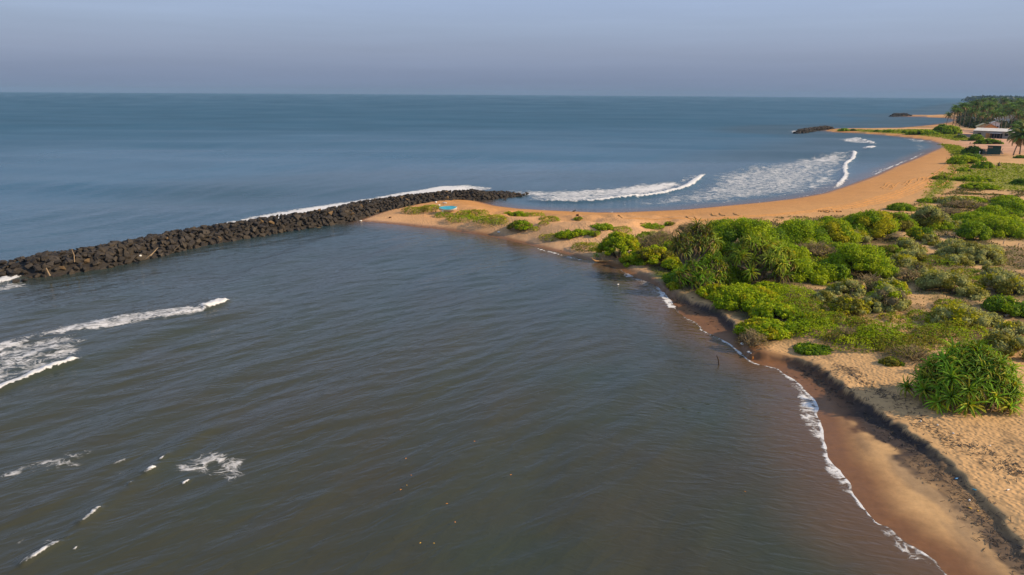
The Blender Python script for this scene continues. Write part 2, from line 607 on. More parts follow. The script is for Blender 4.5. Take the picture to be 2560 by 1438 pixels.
def sand_cols(XY, z, d, doc, s, par):
    n1 = fbm(XY[:, 0] * .35, XY[:, 1] * .35, 4)
    n2 = fbm(XY[:, 0] * 1.7 + 40, XY[:, 1] * 1.7, 3)
    n3 = fbm(XY[:, 0] * .08 + 9, XY[:, 1] * .08, 3)
    dry = np.array([0.51, 0.318, 0.148])
    C = np.tile(dry, (len(XY), 1)) * (0.86 + .28 * n1[:, None])
    sp = np.clip((XY[:, 1] - 62) / 12, 0, 1) * np.clip((34 - XY[:, 0]) / 10, 0, 1)
    C = C * (1 - sp[:, None]) + sp[:, None] * np.array([0.56, 0.345, 0.185]) * (0.86 + .28 * n1[:, None])
    # the open beach is more orange
    ob = np.clip(1 - (doc - 4) / 26, 0, 1) * np.clip((np.hypot(XY[:, 0], XY[:, 1]) - 60) / 30, 0, 1)
    C = C * (1 - ob[:, None]) + ob[:, None] * np.array([0.475, 0.235, 0.078]) * (0.88 + .22 * n1[:, None])
    # grey mineral streaks on the near beach, stretched along the shore
    band = (s < 0.4) & (d > 0.3)
    ba = P2([(2057, 1068), (2338, 1402)])
    ba = (ba[1] - ba[0]) / np.linalg.norm(ba[1] - ba[0])
    st = fbm((XY[:, 0] * -ba[1] + XY[:, 1] * ba[0]) * .6 + 1.5 * n3, (XY @ ba) * .16 + n1, 4)
    k = sstep(.5, .7, st) * band * .5
    C = C * (1 - k[:, None]) + k[:, None] * np.array([0.16, 0.125, 0.09])
    # black heavy sand under the bank, with the bank's shadow painted into the colour
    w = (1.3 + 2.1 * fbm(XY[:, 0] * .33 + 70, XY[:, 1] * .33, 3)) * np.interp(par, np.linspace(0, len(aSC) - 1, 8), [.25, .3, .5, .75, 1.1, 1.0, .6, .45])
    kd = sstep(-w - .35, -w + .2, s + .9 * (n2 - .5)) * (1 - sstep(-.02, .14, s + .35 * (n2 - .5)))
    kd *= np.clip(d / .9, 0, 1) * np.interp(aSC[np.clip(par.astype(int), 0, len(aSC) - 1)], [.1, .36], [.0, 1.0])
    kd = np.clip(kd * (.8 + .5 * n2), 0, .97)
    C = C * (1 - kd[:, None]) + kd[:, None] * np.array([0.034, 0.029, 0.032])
    # wet sand near the water
    wn_ = (1.0 + 1.8 * n3) * np.where(XY[:, 1] > 66, .55, 1.0)
    kw = 1 - sstep(wn_ * .25, wn_ * 1.25, d)
    C = C * (1 - kw[:, None]) + kw[:, None] * np.array([0.19, 0.09, 0.038]) * (0.9 + .2 * n1[:, None])
    # thin organic wrack a little inland
    far = np.hypot(XY[:, 0], XY[:, 1])
    k = sstep(.55, .75, fbm(s * .8 + n3 * 2, par * .75, 3)) * sstep(.9, 1.6, s) * (1 - sstep(4, 5.5, s)) * .6 * (far < 60)
    C = C * (1 - k[:, None]) + k[:, None] * np.array([0.10, 0.075, 0.05])
    # litter and creeping plants between the shrubs
    sc = sstep(-1.5, 2.0, sdist(XY, SCRUB))
    k = sc * sstep(.40, .56, fbm(XY[:, 0] * .42 + 20, XY[:, 1] * .42, 5)) * .8
    lit = np.where((n2 > .5)[:, None], np.array([0.11, 0.10, 0.04]), np.array([0.16, 0.115, 0.065]))
    C = C * (1 - k[:, None]) + k[:, None] * lit
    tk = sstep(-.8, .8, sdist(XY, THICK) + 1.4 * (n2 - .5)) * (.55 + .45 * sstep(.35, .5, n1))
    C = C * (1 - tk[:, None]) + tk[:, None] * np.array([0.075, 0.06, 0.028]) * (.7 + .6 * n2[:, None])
    gm = np.zeros(len(XY))
    for g in GRASS:
        sdg = sdist(XY, g)
        sc_ = 3.0 if g is GRASS[0] or g is GRASS[1] else 1.0
        gm = np.maximum(gm, sstep(-.8 * sc_, 1.4 * sc_, sdg + sc_ * 2.4 * (n1 - .5) + sc_ * 1.2 * (n2 - .5)))
    gcol = np.array([0.17, 0.20, 0.022]) * (0.7 + .6 * n2[:, None]) + np.array([.05, .03, .005]) * n3[:, None]
    C = C * (1 - .9 * gm[:, None]) + .9 * gm[:, None] * gcol
    v = sstep(-10, 5, sdist(XY, VILL))
    C = C * (1 - v[:, None]) + v[:, None] * np.array([0.54, 0.31, 0.19]) * (.75 + .4 * n1[:, None]) * (1 - .75 * gm[:, None]) + v[:, None] * .7 * gm[:, None] * gcol
    rough = sstep(.25, .8, s) * (1 - sc * .5) * (far < 140)
    return np.clip(C, 0.01, 1), rough


XY, Q = polar_grid(-18, 62, 720, 46, 0.17, 680)
h_all = chunked(lambda a: height(a, True), XY)
z, d, doc, s_, amp_, par_ = h_all
keep = (d[Q] > -5).any(1)
Cc, rough = chunked(lambda a: a, XY), None
cols = []
rg = []
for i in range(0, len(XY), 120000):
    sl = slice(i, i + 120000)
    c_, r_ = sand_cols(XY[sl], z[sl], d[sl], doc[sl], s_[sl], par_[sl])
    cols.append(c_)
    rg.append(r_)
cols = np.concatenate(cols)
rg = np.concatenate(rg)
wet = 1 - sstep(.3, 2.4, d)
V3 = np.concatenate([XY, z[:, None]], 1)
V3, Qk, cols, rg, wet = compact(V3, Q[keep], cols, rg, wet)

m, nt, b = new_mat('sand')
at = node(nt, 'ShaderNodeAttribute', attribute_name='Col')
g = node(nt, 'ShaderNodeNewGeometry')
n1 = node(nt, 'ShaderNodeTexNoise', Scale=2.2, Detail=8.0, Roughness=0.7)
nt.links.new(g.outputs['Position'], n1.inputs['Vector'])
mr = node(nt, 'ShaderNodeMapRange')
for k_, v_ in (('From Min', .25), ('From Max', .75), ('To Min', .8), ('To Max', 1.2)):
    mr.inputs[k_].default_value = v_
nt.links.new(n1.outputs['Fac'], mr.inputs['Value'])
vm = node(nt, 'ShaderNodeVectorMath', operation='SCALE')
nt.links.new(at.outputs['Color'], vm.inputs[0])
nt.links.new(mr.outputs[0], vm.inputs['Scale'])
nt.links.new(vm.outputs[0], b.inputs['Base Color'])
aw = node(nt, 'ShaderNodeAttribute', attribute_name='wet')
mw = node(nt, 'ShaderNodeMapRange')
for k_, v_ in (('To Min', .95), ('To Max', .42)):
    mw.inputs[k_].default_value = v_
nt.links.new(aw.outputs['Fac'], mw.inputs['Value'])
nt.links.new(mw.outputs[0], b.inputs['Roughness'])
b.inputs['Specular IOR Level'].default_value = 0.2
ar = node(nt, 'ShaderNodeAttribute', attribute_name='rough')
vo = node(nt, 'ShaderNodeTexVoronoi', Scale=5.2, Randomness=1.0)
vo.feature = 'SMOOTH_F1'
nt.links.new(g.outputs['Position'], vo.inputs['Vector'])
n3 = node(nt, 'ShaderNodeTexNoise', Scale=1.3, Detail=4.0)
nt.links.new(g.outputs['Position'], n3.inputs['Vector'])
md = node(nt, 'ShaderNodeMath', operation='MULTIPLY')
nt.links.new(vo.outputs['Distance'], md.inputs[0])
nt.links.new(ar.outputs['Fac'], md.inputs[1])
ma = node(nt, 'ShaderNodeMath', operation='MULTIPLY_ADD')
nt.links.new(n3.outputs['Fac'], ma.inputs[0])
ma.inputs[1].default_value = 0.5
nt.links.new(md.outputs[0], ma.inputs[2])
bp = node(nt, 'ShaderNodeBump', Strength=0.5, Distance=0.16)
nt.links.new(ma.outputs[0], bp.inputs['Height'])
nt.links.new(bp.outputs[0], b.inputs['Normal'])
M_SAND = m
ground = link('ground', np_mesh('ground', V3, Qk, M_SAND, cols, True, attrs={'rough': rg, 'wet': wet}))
tag(ground, 'golden sand ground of the spit, the beaches and the scrub behind them', kind='structure')
del V3, Qk

# ---------------------------------------------------------------- sea and bay water
def line_field(XY, px, w_back, w_front, flip=False, z=0.0):
    """1 on the line, falling off over w_back on one side and w_front on the other; returns field and params"""
    pts = curve(P2(px, z), 4)
    d_, sg_, pa_ = seg_dist(XY, pts, False, True)
    if flip:
        sg_ = -sg_
    w = np.where(sg_ > 0, w_back, w_front)
    return d_, sg_, pa_ / (len(pts) - 1), w


# crests: pixels, height m, foam width behind, in front, peak density ramp along it (start,end), flip
CRESTS = [
    ([(1303, 501), (1380, 506), (1450, 506), (1505, 503), (1571, 495), (1630, 487), (1688, 474), (1727, 461), (1762, 438)], .5, 1.1, .5, (.9, 1.6), False),
    ([(2078, 476), (2100, 458), (2113, 440), (2110, 425), (2114, 410), (2130, 396), (2134, 384), (2122, 380)], .4, .9, .45, (1.0, 1.3), True),
    ([(2133, 343), (2152, 350), (2172, 354), (2190, 361)], .5, 1.8, .7, (.6, 1.1), True),
    ([(2160, 372), (2175, 371), (2186, 366)], .5, 2.4, .9, (1.1, 1.2), False),
    ([(-60, 995), (0, 974), (60, 952), (120, 930), (165, 915), (200, 904)], .28, .62, .22, (1.4, 1.1), False),
    ([(505, 782), (540, 772), (572, 756)], .34, 1.0, .22, (.9, 1.7), False),
    ([(48, 1422), (100, 1392), (158, 1358)], .14, .34, .05, (.55, .78), False),
    ([(195, 1318), (225, 1298), (255, 1272)], .12, .24, .06, (.72, .8), False),
    ([(362, 1190), (390, 1172)], .12, .24, .06, (.8, .9), False),
    ([(402, 1153), (425, 1136)], .10, .18, .05, (.65, .7), False),
    ([(320, 1216), (333, 1208)], .07, .12, .04, (.9, .9), False),
    ([(457, 1210), (474, 1201)], .10, .14, .05, (1.1, 1.1), False),
    ([(184, 1376), (194, 1368)], .05, .08, .04, (.9, .9), False),
    ([(-40, 712), (0, 707), (30, 700), (48, 691)], .3, 1.5, .4, (1.2, 1.0), False),
    ([(1640, 712), (1660, 735), (1678, 760), (1684, 770)], .10, .55, .25, (.8, 1.5), True),
]
# low swells without foam that carry the broad dark and pale bands of the bay
SWELLS = [([(-60, 870), (140, 835), (330, 800), (520, 772), (700, 735)], .22, 2.4),
          ([(-40, 985), (200, 905), (400, 835), (560, 790), (700, 760)], .30, 2.2),
          ([(-40, 800), (150, 770), (330, 735), (520, 700)], .16, 2.6),
          ([(1330, 1120), (1440, 1060), (1560, 985), (1640, 930), (1680, 905)], .13, 1.1),
          ([(700, 1100), (900, 1020), (1100, 930), (1250, 860)], .10, 1.8),
          ([(-20, 1470), (160, 1358), (260, 1270), (400, 1160), (520, 1070), (640, 990)], .14, .7),
          ([(-20, 1330), (150, 1240), (330, 1130), (430, 1060)], .10, .8),
          ([(1560, 1210), (1650, 1130), (1740, 1060), (1800, 1000)], .08, .9),
          ([(1690, 790), (1740, 850), (1800, 890), (1850, 910)], .06, .8)]
FOAMS = [  # polygon px, density, softness m
    ([(1278, 476), (1380, 474), (1480, 470), (1600, 458), (1690, 452), (1740, 436), (1755, 445), (1690, 472), (1600, 490), (1500, 501), (1400, 503), (1330, 498), (1300, 487)], .66, 3.5),
    ([(1480, 470), (1600, 458), (1690, 452), (1740, 440), (1690, 472), (1600, 487), (1560, 488)], .84, 4.0),
    ([(1765, 438), (1850, 420), (1980, 396), (2060, 386), (2130, 379), (2132, 395), (2110, 420), (2108, 445), (2080, 475), (1980, 490), (1850, 505), (1720, 513), (1560, 516), (1600, 500), (1700, 478), (1760, 448)], .56, 7.0),
    ([(1985, 397), (2060, 386), (2128, 380), (2130, 395), (2110, 420), (2106, 445), (2075, 472), (2010, 478), (1970, 460), (2060, 430), (2040, 410)], .80, 8.0),
    ([(-60, 850), (0, 852), (130, 820), (280, 790), (400, 776), (530, 772), (520, 785), (400, 806), (280, 826), (190, 832), (90, 850), (0, 880), (-60, 895)], .64, .9),
    ([(-60, 890), (0, 872), (120, 840), (190, 838), (220, 850), (215, 880), (190, 902), (120, 925), (0, 965), (-60, 985)], .53, 1.0),
    ([(50, 1165), (110, 1140), (220, 1118), (236, 1135), (200, 1165), (110, 1180), (60, 1195)], .54, .7),
    ([(-20, 1190), (50, 1170), (60, 1185), (0, 1200)], .5, .4),
    ([(270, 1140), (330, 1135), (310, 1185), (285, 1185)], .48, .5),
    ([(440, 1160), (470, 1135), (540, 1128), (628, 1140), (625, 1195), (570, 1210), (500, 1185), (450, 1180)], .52, .6),
    ([(410, 1320), (450, 1280), (470, 1275), (440, 1310)], .33, .3),
    ([(30, 1330), (60, 1340), (60, 1365), (35, 1360)], .42, .3),
    ([(75, 1395), (150, 1360), (150, 1330), (110, 1350)], .38, .3),
    ([(-40, 690), (45, 688), (60, 700), (98, 705), (60, 722), (-40, 735)], .52, 1.5),
    ([(470, 572), (600, 546), (700, 530), (830, 508), (1000, 480), (1100, 463), (1170, 462), (1240, 468), (1180, 490), (1000, 510), (830, 535), (600, 570)], .72, 1.2),
    ([(560, 558), (700, 534), (830, 512), (1000, 482), (1100, 464), (1150, 465), (1190, 474), (1100, 492), (1000, 508), (830, 532), (600, 568)], 1.15, 1.0),
    ([(1250, 472), (1330, 478), (1330, 498), (1290, 492)], .5, 2.5),
    ([(1556, 675), (1585, 688), (1635, 710), (1660, 735), (1684, 770), (1668, 765), (1640, 745), (1612, 738), (1622, 725), (1590, 705), (1555, 690)], .52, .5),
    ([(1690, 775), (1740, 806), (1755, 825), (1725, 815), (1700, 795)], .42, .5),
    ([(1965, 937), (2003, 962), (2040, 999), (2054, 1041), (2060, 1070), (2076, 1144), (2060, 1140), (2030, 1085), (2000, 1060), (1990, 1000)], .62, .5),
    ([(2020, 1060), (2062, 1068), (2078, 1144), (2106, 1181), (2132, 1228), (2110, 1225), (2070, 1170), (2045, 1110)], .70, .45),
    ([(2130, 1228), (2178, 1296), (2200, 1315), (2170, 1305), (2130, 1260)], .62, .4),
    ([(2165, 1310), (2235, 1325), (2285, 1375), (2340, 1404), (2380, 1445), (2330, 1430), (2270, 1395), (2200, 1345)], .5, .4),
    ([(2255, 345), (2320, 352), (2300, 358), (2262, 350)], .55, 4.0),
    ([(2275, 362), (2325, 360), (2318, 378), (2290, 374)], .55, 4.0),
    ([(2215, 400), (2290, 378), (2310, 382), (2250, 408)], .33, 4.0),
    ([(2090, 350), (2150, 343), (2195, 362), (2120, 356)], .7, 4.0),
    ([(1965, 326), (2000, 326), (2008, 333), (1985, 333)], .75, 3.0),
]
SWASH = [  # swash lines on the beaches: px offset line, width m, density
    (BAY[9:16], .13, 1.0), (BAY[15:19], .09, .85), (BAY[18:22], .11, 1.0), (BAY[21:24], .07, .7), (BAY[4:10], .08, .85),
    (BAY[23:28], .12, .7), ([(1463, 655), (1400, 637), (1345, 622)], .13, .95), (OCEAN[3:9], .12, .55),
    (OCEAN[9:12], .25, .55), ([(2184, 437), (2235, 414), (2287, 393), (2312, 381)], .35, .8), ([(2178, 432), (2215, 420)], .3, .6),
    ([(2260, 346), (2300, 351), (2325, 355)], 1.0, .7), (BAY[30:34], .06, .4)]


def water_fields(XY):
    n = len(XY)
    rr = np.hypot(XY[:, 0], XY[:, 1])
    cell_r = rr * rr / CAM_H * R(.072)
    cell = np.maximum(cell_r * .55, rr * R(.1))
    zz = np.zeros(n)
    foam = np.zeros(n)
    ins = inside(XY, LAND)
    ds_ = seg_dist(XY, SHORE)
    sd_ = np.where(ins, -ds_, ds_)   # + on the water
    shore = np.clip(sd_ / 14, 0.06, 1)
    in_bay = inside(XY, BAYPOLY)
    rs = np.random.default_rng(5)
    for lam, A, ang0, spread in ((13, .085, 62, 14), (8.5, .06, 58, 20), (5.5, .04, 66, 24), (3.6, .030, 52, 24), (2.3, .024, 50, 26), (1.5, .016, 42, 26), (1.0, .008, 42, 28)):
        for j in range(4):
            a = R(ang0 + rs.uniform(-spread, spread) + 90)
            kx, ky = math.cos(a) * 2 * math.pi / lam, math.sin(a) * 2 * math.pi / lam
            lamj = rs.uniform(.8, 1.25)
            ph = rs.uniform(0, 6.28)
            wob = 1.3 * vnoise(XY[:, 0] / (lam * 2.2) + j * 7, XY[:, 1] / (lam * 2.2) + 3 * j)
            am = .35 + 1.3 * vnoise(XY[:, 0] / (lam * 3.5) + j * 3.7 + lam, XY[:, 1] / (lam * 3.5) + 11 * j)
            sv = np.sin((kx * XY[:, 0] + ky * XY[:, 1]) * lamj + ph + 3.0 * wob)
            res = np.clip(lam / cell / 3.0 - .6, 0, 1)
            zz += A * .34 * am * (sv - .35 * (1 - sv * sv)) * res * shore * np.where(in_bay, 1.0, .9)
    # open-sea swell
    for lam, A, ang in ((38, .22, 92), (27, .16, 84), (55, .2, 98)):
        a = R(ang)
        ph = (math.cos(a) * XY[:, 0] + math.sin(a) * XY[:, 1]) * 2 * math.pi / lam
        w_ = 4 * fbm(XY[:, 0] / 90, XY[:, 1] / 90, 2)
        am = .2 + 1.6 * vnoise(XY[:, 0] / 70 + lam, XY[:, 1] / 45)
        zz += np.where(in_bay, 0, 1) * A * am * np.sin(ph + w_) * np.clip(lam / cell / 4 - .4, 0, 1) * np.clip(sd_ / 30, 0, 1)
    for px, hgt, wd in SWELLS:
        d_, sg_, pa_, w = line_field(XY, px, wd * 1.5, wd * .75)
        zz += hgt * np.exp(-(d_ / w) ** 2) * np.clip(4 * pa_, 0, 1) * np.clip(4 * (1 - pa_), 0, 1)
    jag = fbm(XY[:, 0] * 2.6, XY[:, 1] * 2.6, 4) - .5
    jag3 = fbm(XY[:, 0] * 6 + 11, XY[:, 1] * 6, 3) - .5
    jag2 = fbm(XY[:, 0] * .7 + 30, XY[:, 1] * .7, 3) - .5
    for px, hgt, wb, wf, (da, db), flip in CRESTS:
        d_, sg_, pa_, w = line_field(XY, px, wb, wf, flip)
        e = np.clip(pa_ * 6 + .25, 0, 1) * np.clip((1 - pa_) * 9 + .35, 0, 1)
        wj = w * (1 + 1.1 * jag2)
        f_ = (da + (db - da) * pa_) * (1 - sstep(.35, 1.3, d_ / np.maximum(wj, .03))) * e * (.85 + .6 * jag + (.5 * jag3 - .1 if hgt < .2 else .25 * jag3))
        foam = np.maximum(foam, f_)
        wh = np.where(sg_ > 0, wb * 1.4, max(wf * 1.6, hgt * .9))
        zz += hgt * e * np.exp(-(d_ / wh) ** 2) * (1 + .8 * jag)
    for px, dens, soft in FOAMS:
        poly = P2(px)
        lo, hi = poly.min(0) - 3 * soft, poly.max(0) + 3 * soft
        mm = ((XY >= lo) & (XY <= hi)).all(1)
        if not mm.any():
            continue
        sdp = sdist(XY[mm], poly) + soft * 1.0 * jag2[mm]
        foam[mm] = np.maximum(foam[mm], dens * (.93 + .35 * jag2[mm]) * sstep(-soft * .7, soft * 1.1, sdp))
    for px, wd, dens in SWASH:
        d_ = seg_dist(XY, curve(P2(px), 6, .5))
        if px[0] in BAY or px[0] in OCEAN:
            d_ = np.where(d_ < max(1.6, wd * 10), np.abs(sd_ - wd * .8), 99.0)
        wj = wd * (1 + 1.8 * jag2 + .7 * jag)
        lobe = np.maximum(.05, wd * 5.0 * (.55 + 2.0 * jag2 + .5 * jag))
        foam = np.maximum(foam, dens * (.8 + .8 * jag) * (1 - sstep(.3, 1.2, d_ / np.maximum(wj, .02))))
        foam = np.maximum(foam, .56 * dens * (1 - sstep(.1, 1.0, d_ / lobe)))
    # colour of the water body: turbid brown in the bay, green-blue outside
    nb = fbm(XY[:, 0] * .045, XY[:, 1] * .045, 4)
    nc = fbm(XY[:, 0] * .16 + 50, XY[:, 1] * .16, 4)
    sea = np.array([0.015, 0.078, 0.132]) * (0.85 + .3 * nb[:, None])
    bay = np.array([0.033, 0.045, 0.031])[None] * (1 - nc[:, None]) + np.array([0.047, 0.041, 0.025])[None] * nc[:, None]
    bfar = np.array([0.024, 0.052, 0.066]) * (0.85 + .3 * nb[:, None])
    sea = np.where(in_bay[:, None], bfar, sea)
    kb = np.where(in_bay, 1.0, np.clip(1 - (sd_ - 4) / 60, 0, .35))
    kb = np.clip(kb * np.where(in_bay, np.clip(1.25 - (XY[:, 1] - 22) / 75 + .5 * (nb - .5), .15, 1), 1), 0, 1)
    C = sea * (1 - kb[:, None]) + bay * kb[:, None]
    sh = 1 - sstep(.0, 5.5, sd_ + 2.0 * (nc - .5))
    C = C * (1 - .8 * sh[:, None]) + .8 * sh[:, None] * np.array([0.115, 0.066, 0.036])
    zz = np.where(sd_ < 1.5, np.minimum(zz, .03 + .03 * np.maximum(sd_, 0)), zz)
    wr = np.where(in_bay, .13, .17) + np.where(in_bay, .1, .34) * sstep(70, 500, rr) + np.where(in_bay, .22 * (fbm(XY[:, 0] / 16 + 3, XY[:, 1] / 9, 4) - .5), .22 * (fbm(XY[:, 0] / 70, XY[:, 1] / 26, 4) - .5))
    wr = np.clip(wr, .08, .7)
    return zz, np.clip(foam, 0, 1.8), C, sd_, wr


BAYPOLY = np.concatenate([wBAY, P2([(800, 566), (640, 590), (500, 610), (400, 640), (275, 665), (150, 680), (0, 690)]), P2([(-700, 760), (-1500, 1400), (0, 2600), (2700, 2300)])])
XY, Q = polar_grid(-52, 52, 1040, 48, 0.115, 690)
zz, foam, wc, sdw, wrough = chunked(water_fields, XY, 90000)
keep = (sdw[Q] > -3.0).any(1)
V3 = np.concatenate([XY, zz[:, None]], 1)
V3, Qk, foam, wc, wrough = compact(V3, Q[keep], foam, wc, wrough)

m, nt, b = new_mat('water')
L = nt.links
ac = node(nt, 'ShaderNodeAttribute', attribute_name='Col')
af = node(nt, 'ShaderNodeAttribute', attribute_name='foam')
g = node(nt, 'ShaderNodeNewGeometry')
# foam lace pattern
nzw = node(nt, 'ShaderNodeTexNoise', Scale=0.8, Detail=3.0)
L.new(g.outputs['Position'], nzw.inputs['Vector'])
wmix = node(nt, 'ShaderNodeVectorMath', operation='MULTIPLY_ADD')
L.new(nzw.outputs['Color'], wmix.inputs[0])
wmix.inputs[1].default_value = (2.2, 2.2, 0)
L.new(g.outputs['Position'], wmix.inputs[2])
mp = node(nt, 'ShaderNodeMapping')
mp.inputs['Rotation'].default_value = (0, 0, R(-30))
mp.inputs['Scale'].default_value = (0.55, 1.0, 0.0)
L.new(wmix.outputs[0], mp.inputs[0])
v1 = node(nt, 'ShaderNodeTexVoronoi', Scale=1.15, feature='DISTANCE_TO_EDGE')
L.new(mp.outputs[0], v1.inputs['Vector'])
v2 = node(nt, 'ShaderNodeTexVoronoi', Scale=3.2, feature='DISTANCE_TO_EDGE')
L.new(mp.outputs[0], v2.inputs['Vector'])
n5 = node(nt, 'ShaderNodeTexNoise', Scale=1.6, Detail=8.0, Roughness=0.75)
L.new(mp.outputs[0], n5.inputs['Vector'])


def math_n(op, a, b_=None, c=None):
    n_ = node(nt, 'ShaderNodeMath', operation=op)
    for i_, x in enumerate((a, b_, c)):
        if x is None:
            continue
        if isinstance(x, (int, float)):
            n_.inputs[i_].default_value = x
        else:
            L.new(x, n_.inputs[i_])
    return n_.outputs[0]


lace = math_n('ADD', math_n('MULTIPLY', v1.outputs['Distance'], 0.9), math_n('MULTIPLY', v2.outputs['Distance'], 0.9))
lace = math_n('ADD', math_n('MULTIPLY', lace, 0.9), math_n('MULTIPLY', math_n('SUBTRACT', n5.outputs['Fac'], 0.5), 1.5))
# foam where density beats the pattern (pattern about 0..0.8)
df = math_n('SUBTRACT', math_n('SUBTRACT', math_n('MULTIPLY', af.outputs['Fac'], 1.05), 0.28), lace)
mk = node(nt, 'ShaderNodeMapRange', interpolation_type='SMOOTHSTEP')
mk.inputs['From Min'].default_value = -0.12
mk.inputs['From Max'].default_value = 0.36
L.new(df, mk.inputs['Value'])
# no foam where density is zero
mz = node(nt, 'ShaderNodeMapRange')
mz.inputs['From Min'].default_value = 0.05
mz.inputs['From Max'].default_value = 0.3
L.new(af.outputs['Fac'], mz.inputs['Value'])
fmask = math_n('MULTIPLY', mk.outputs[0], mz.outputs[0])
cm = node(nt, 'ShaderNodeMix', data_type='RGBA')
L.new(fmask, cm.inputs['Factor'])
L.new(ac.outputs['Color'], cm.inputs['A'])
cm.inputs['B'].default_value = (0.62, 0.63, 0.64, 1)
L.new(cm.outputs['Result'], b.inputs['Base Color'])
b.inputs['IOR'].default_value = 1.33
b.inputs['Specular IOR Level'].default_value = 0.42
rm = node(nt, 'ShaderNodeMapRange')
L.new(node(nt, 'ShaderNodeAttribute', attribute_name='wrough').outputs['Fac'], rm.inputs['To Min'])
rm.inputs['To Max'].default_value = 0.9
L.new(fmask, rm.inputs['Value'])
L.new(rm.outputs[0], b.inputs['Roughness'])
# wind ripples
def ripple(theta, stretch, scale, detail):
    rp = node(nt, 'ShaderNodeMapping', vector_type='TEXTURE')
    rp.inputs['Rotation'].default_value = (0, 0, R(theta))
    rp.inputs['Scale'].default_value = (stretch, 1.0, 1.0)
    L.new(g.outputs['Position'], rp.inputs[0])
    r_ = node(nt, 'ShaderNodeTexNoise', Scale=scale, Detail=detail, Roughness=0.5, Distortion=0.5)
    L.new(rp.outputs[0], r_.inputs['Vector'])
    # sharpen the crests
    s_ = math_n('SUBTRACT', r_.outputs['Fac'], 0.5)
    s_ = math_n('ABSOLUTE', s_)
    return math_n('SUBTRACT', 0.5, s_)


sx = node(nt, 'ShaderNodeSeparateXYZ')
L.new(g.outputs['Position'], sx.inputs[0])
side = node(nt, 'ShaderNodeMapRange', interpolation_type='SMOOTHSTEP')
side.inputs['From Min'].default_value = -6.0
side.inputs['From Max'].default_value = 16.0
L.new(sx.outputs['X'], side.inputs['Value'])
ra_ = math_n('ADD', ripple(38, 3.0, 1.25, 2.0), math_n('MULTIPLY', ripple(44, 2.6, 2.8, 2.0), 0.4))
rb_ = math_n('ADD', ripple(-14, 3.0, 1.25, 2.0), math_n('MULTIPLY', ripple(-22, 2.6, 2.8, 2.0), 0.4))
rmix = node(nt, 'ShaderNodeMix', data_type='FLOAT')
L.new(side.outputs[0], rmix.inputs['Factor'])
L.new(ra_, rmix.inputs['A'])
L.new(rb_, rmix.inputs['B'])
rbig = ripple(20, 3.0, 0.18, 3.0)
rsum = math_n('ADD', math_n('MULTIPLY', rmix.outputs['Result'], 0.42), math_n('MULTIPLY', rbig, 0.55))
fsum = math_n('MULTIPLY_ADD', fmask, 0.12, rsum)
bp = node(nt, 'ShaderNodeBump', Strength=0.5, Distance=0.5)
L.new(fsum, bp.inputs['Height'])
L.new(bp.outputs[0], b.inputs['Normal'])
M_WATER = m
water = link('water', np_mesh('water', V3, Qk, M_WATER, wc, True, attrs={'foam': foam, 'wrough': wrough}))
tag(water, 'grey-green bay and blue open sea with breaking waves', kind='structure')
del V3, Qk, XY, Q
# ---------------------------------------------------------------- breakwater of boulders
def hull_rock(seed, sx, sy, sz, n=15):
    rs = random.Random(seed)
    bm = bmesh.new()
    for _ in range(n):
        v = Vector((rs.uniform(-1, 1), rs.uniform(-1, 1), rs.uniform(-1, 1)))
        mx = max(abs(v.x), abs(v.y), abs(v.z))
        v = v / mx * rs.uniform(.72, 1.0)      # pushed out to a box: blocky
        bm.verts.new((v.x * sx, v.y * sy, v.z * sz))
    r = bmesh.ops.convex_hull(bm, input=bm.verts[:])
    junk = list({e for e in r['geom_interior'] + r['geom_unused'] if isinstance(e, bmesh.types.BMVert)})
    bmesh.ops.delete(bm, geom=junk, context='VERTS')
    bmesh.ops.bevel(bm, geom=bm.edges[:], offset=.025, segments=1, affect='EDGES')
    bmesh.ops.triangulate(bm, faces=bm.faces[:])
    bmesh.ops.recalc_face_normals(bm, faces=bm.faces[:])
    return bm


SHAPES = [('slab', .80, .50, .24), ('slab', .95, .46, .28), ('slab', .72, .60, .22), ('block', .62, .52, .42), ('block', .70, .46, .40),
          ('block', .56, .50, .46), ('boulder', .56, .56, .50), ('boulder', .66, .52, .46), ('boulder', .5, .5, .42),
          ('wedge', .80, .42, .34), ('wedge', .66, .40, .40), ('wedge', .9, .40, .30)]
RV = []
for i, (nm, sx, sy, sz) in enumerate(SHAPES):
    bm = hull_rock(100 + i, sx, sy, sz, 22 if nm == 'boulder' else 14)
    bm.verts.ensure_lookup_table()
    V = np.array([v.co[:] for v in bm.verts])
    T = np.array([[v.index for v in f.verts] for f in bm.faces])
    bm.verts.index_update()
    T = np.array([[v.index for v in f.verts] for f in bm.faces])
    bm.free()
    RV.append((nm, V, T))
ROCK_ME = {}


def rock_me(i, tone):
    if (i, tone) not in ROCK_ME:
        ROCK_ME[(i, tone)] = np_mesh('boulder_mesh', RV[i][1], RV[i][2], M_ROCKS[tone])
    return ROCK_ME[(i, tone)]


BW_FRONT = P2([(-75, 712), (0, 698), (125, 690), (275, 668), (400, 641), (500, 616), (617, 597), (734, 577), (871, 557), (961, 531),
               (1065, 516), (1155, 505), (1215, 503), (1262, 496), (1318, 487)])
seg = np.diff(BW_FRONT, axis=0)
sl = np.concatenate([[0], np.cumsum(np.linalg.norm(seg, axis=1))])
BW_L = sl[-1]


def bw_at(t):
    x = np.interp(t, sl, BW_FRONT[:, 0])
    y = np.interp(t, sl, BW_FRONT[:, 1])
    e = 2.0
    dx = np.interp(t + e, sl, BW_FRONT[:, 0]) - np.interp(t - e, sl, BW_FRONT[:, 0])
    dy = np.interp(t + e, sl, BW_FRONT[:, 1]) - np.interp(t - e, sl, BW_FRONT[:, 1])
    n = math.hypot(dx, dy)
    return np.array([x, y]), np.array([dx / n, dy / n]), np.array([-dy / n, dx / n])


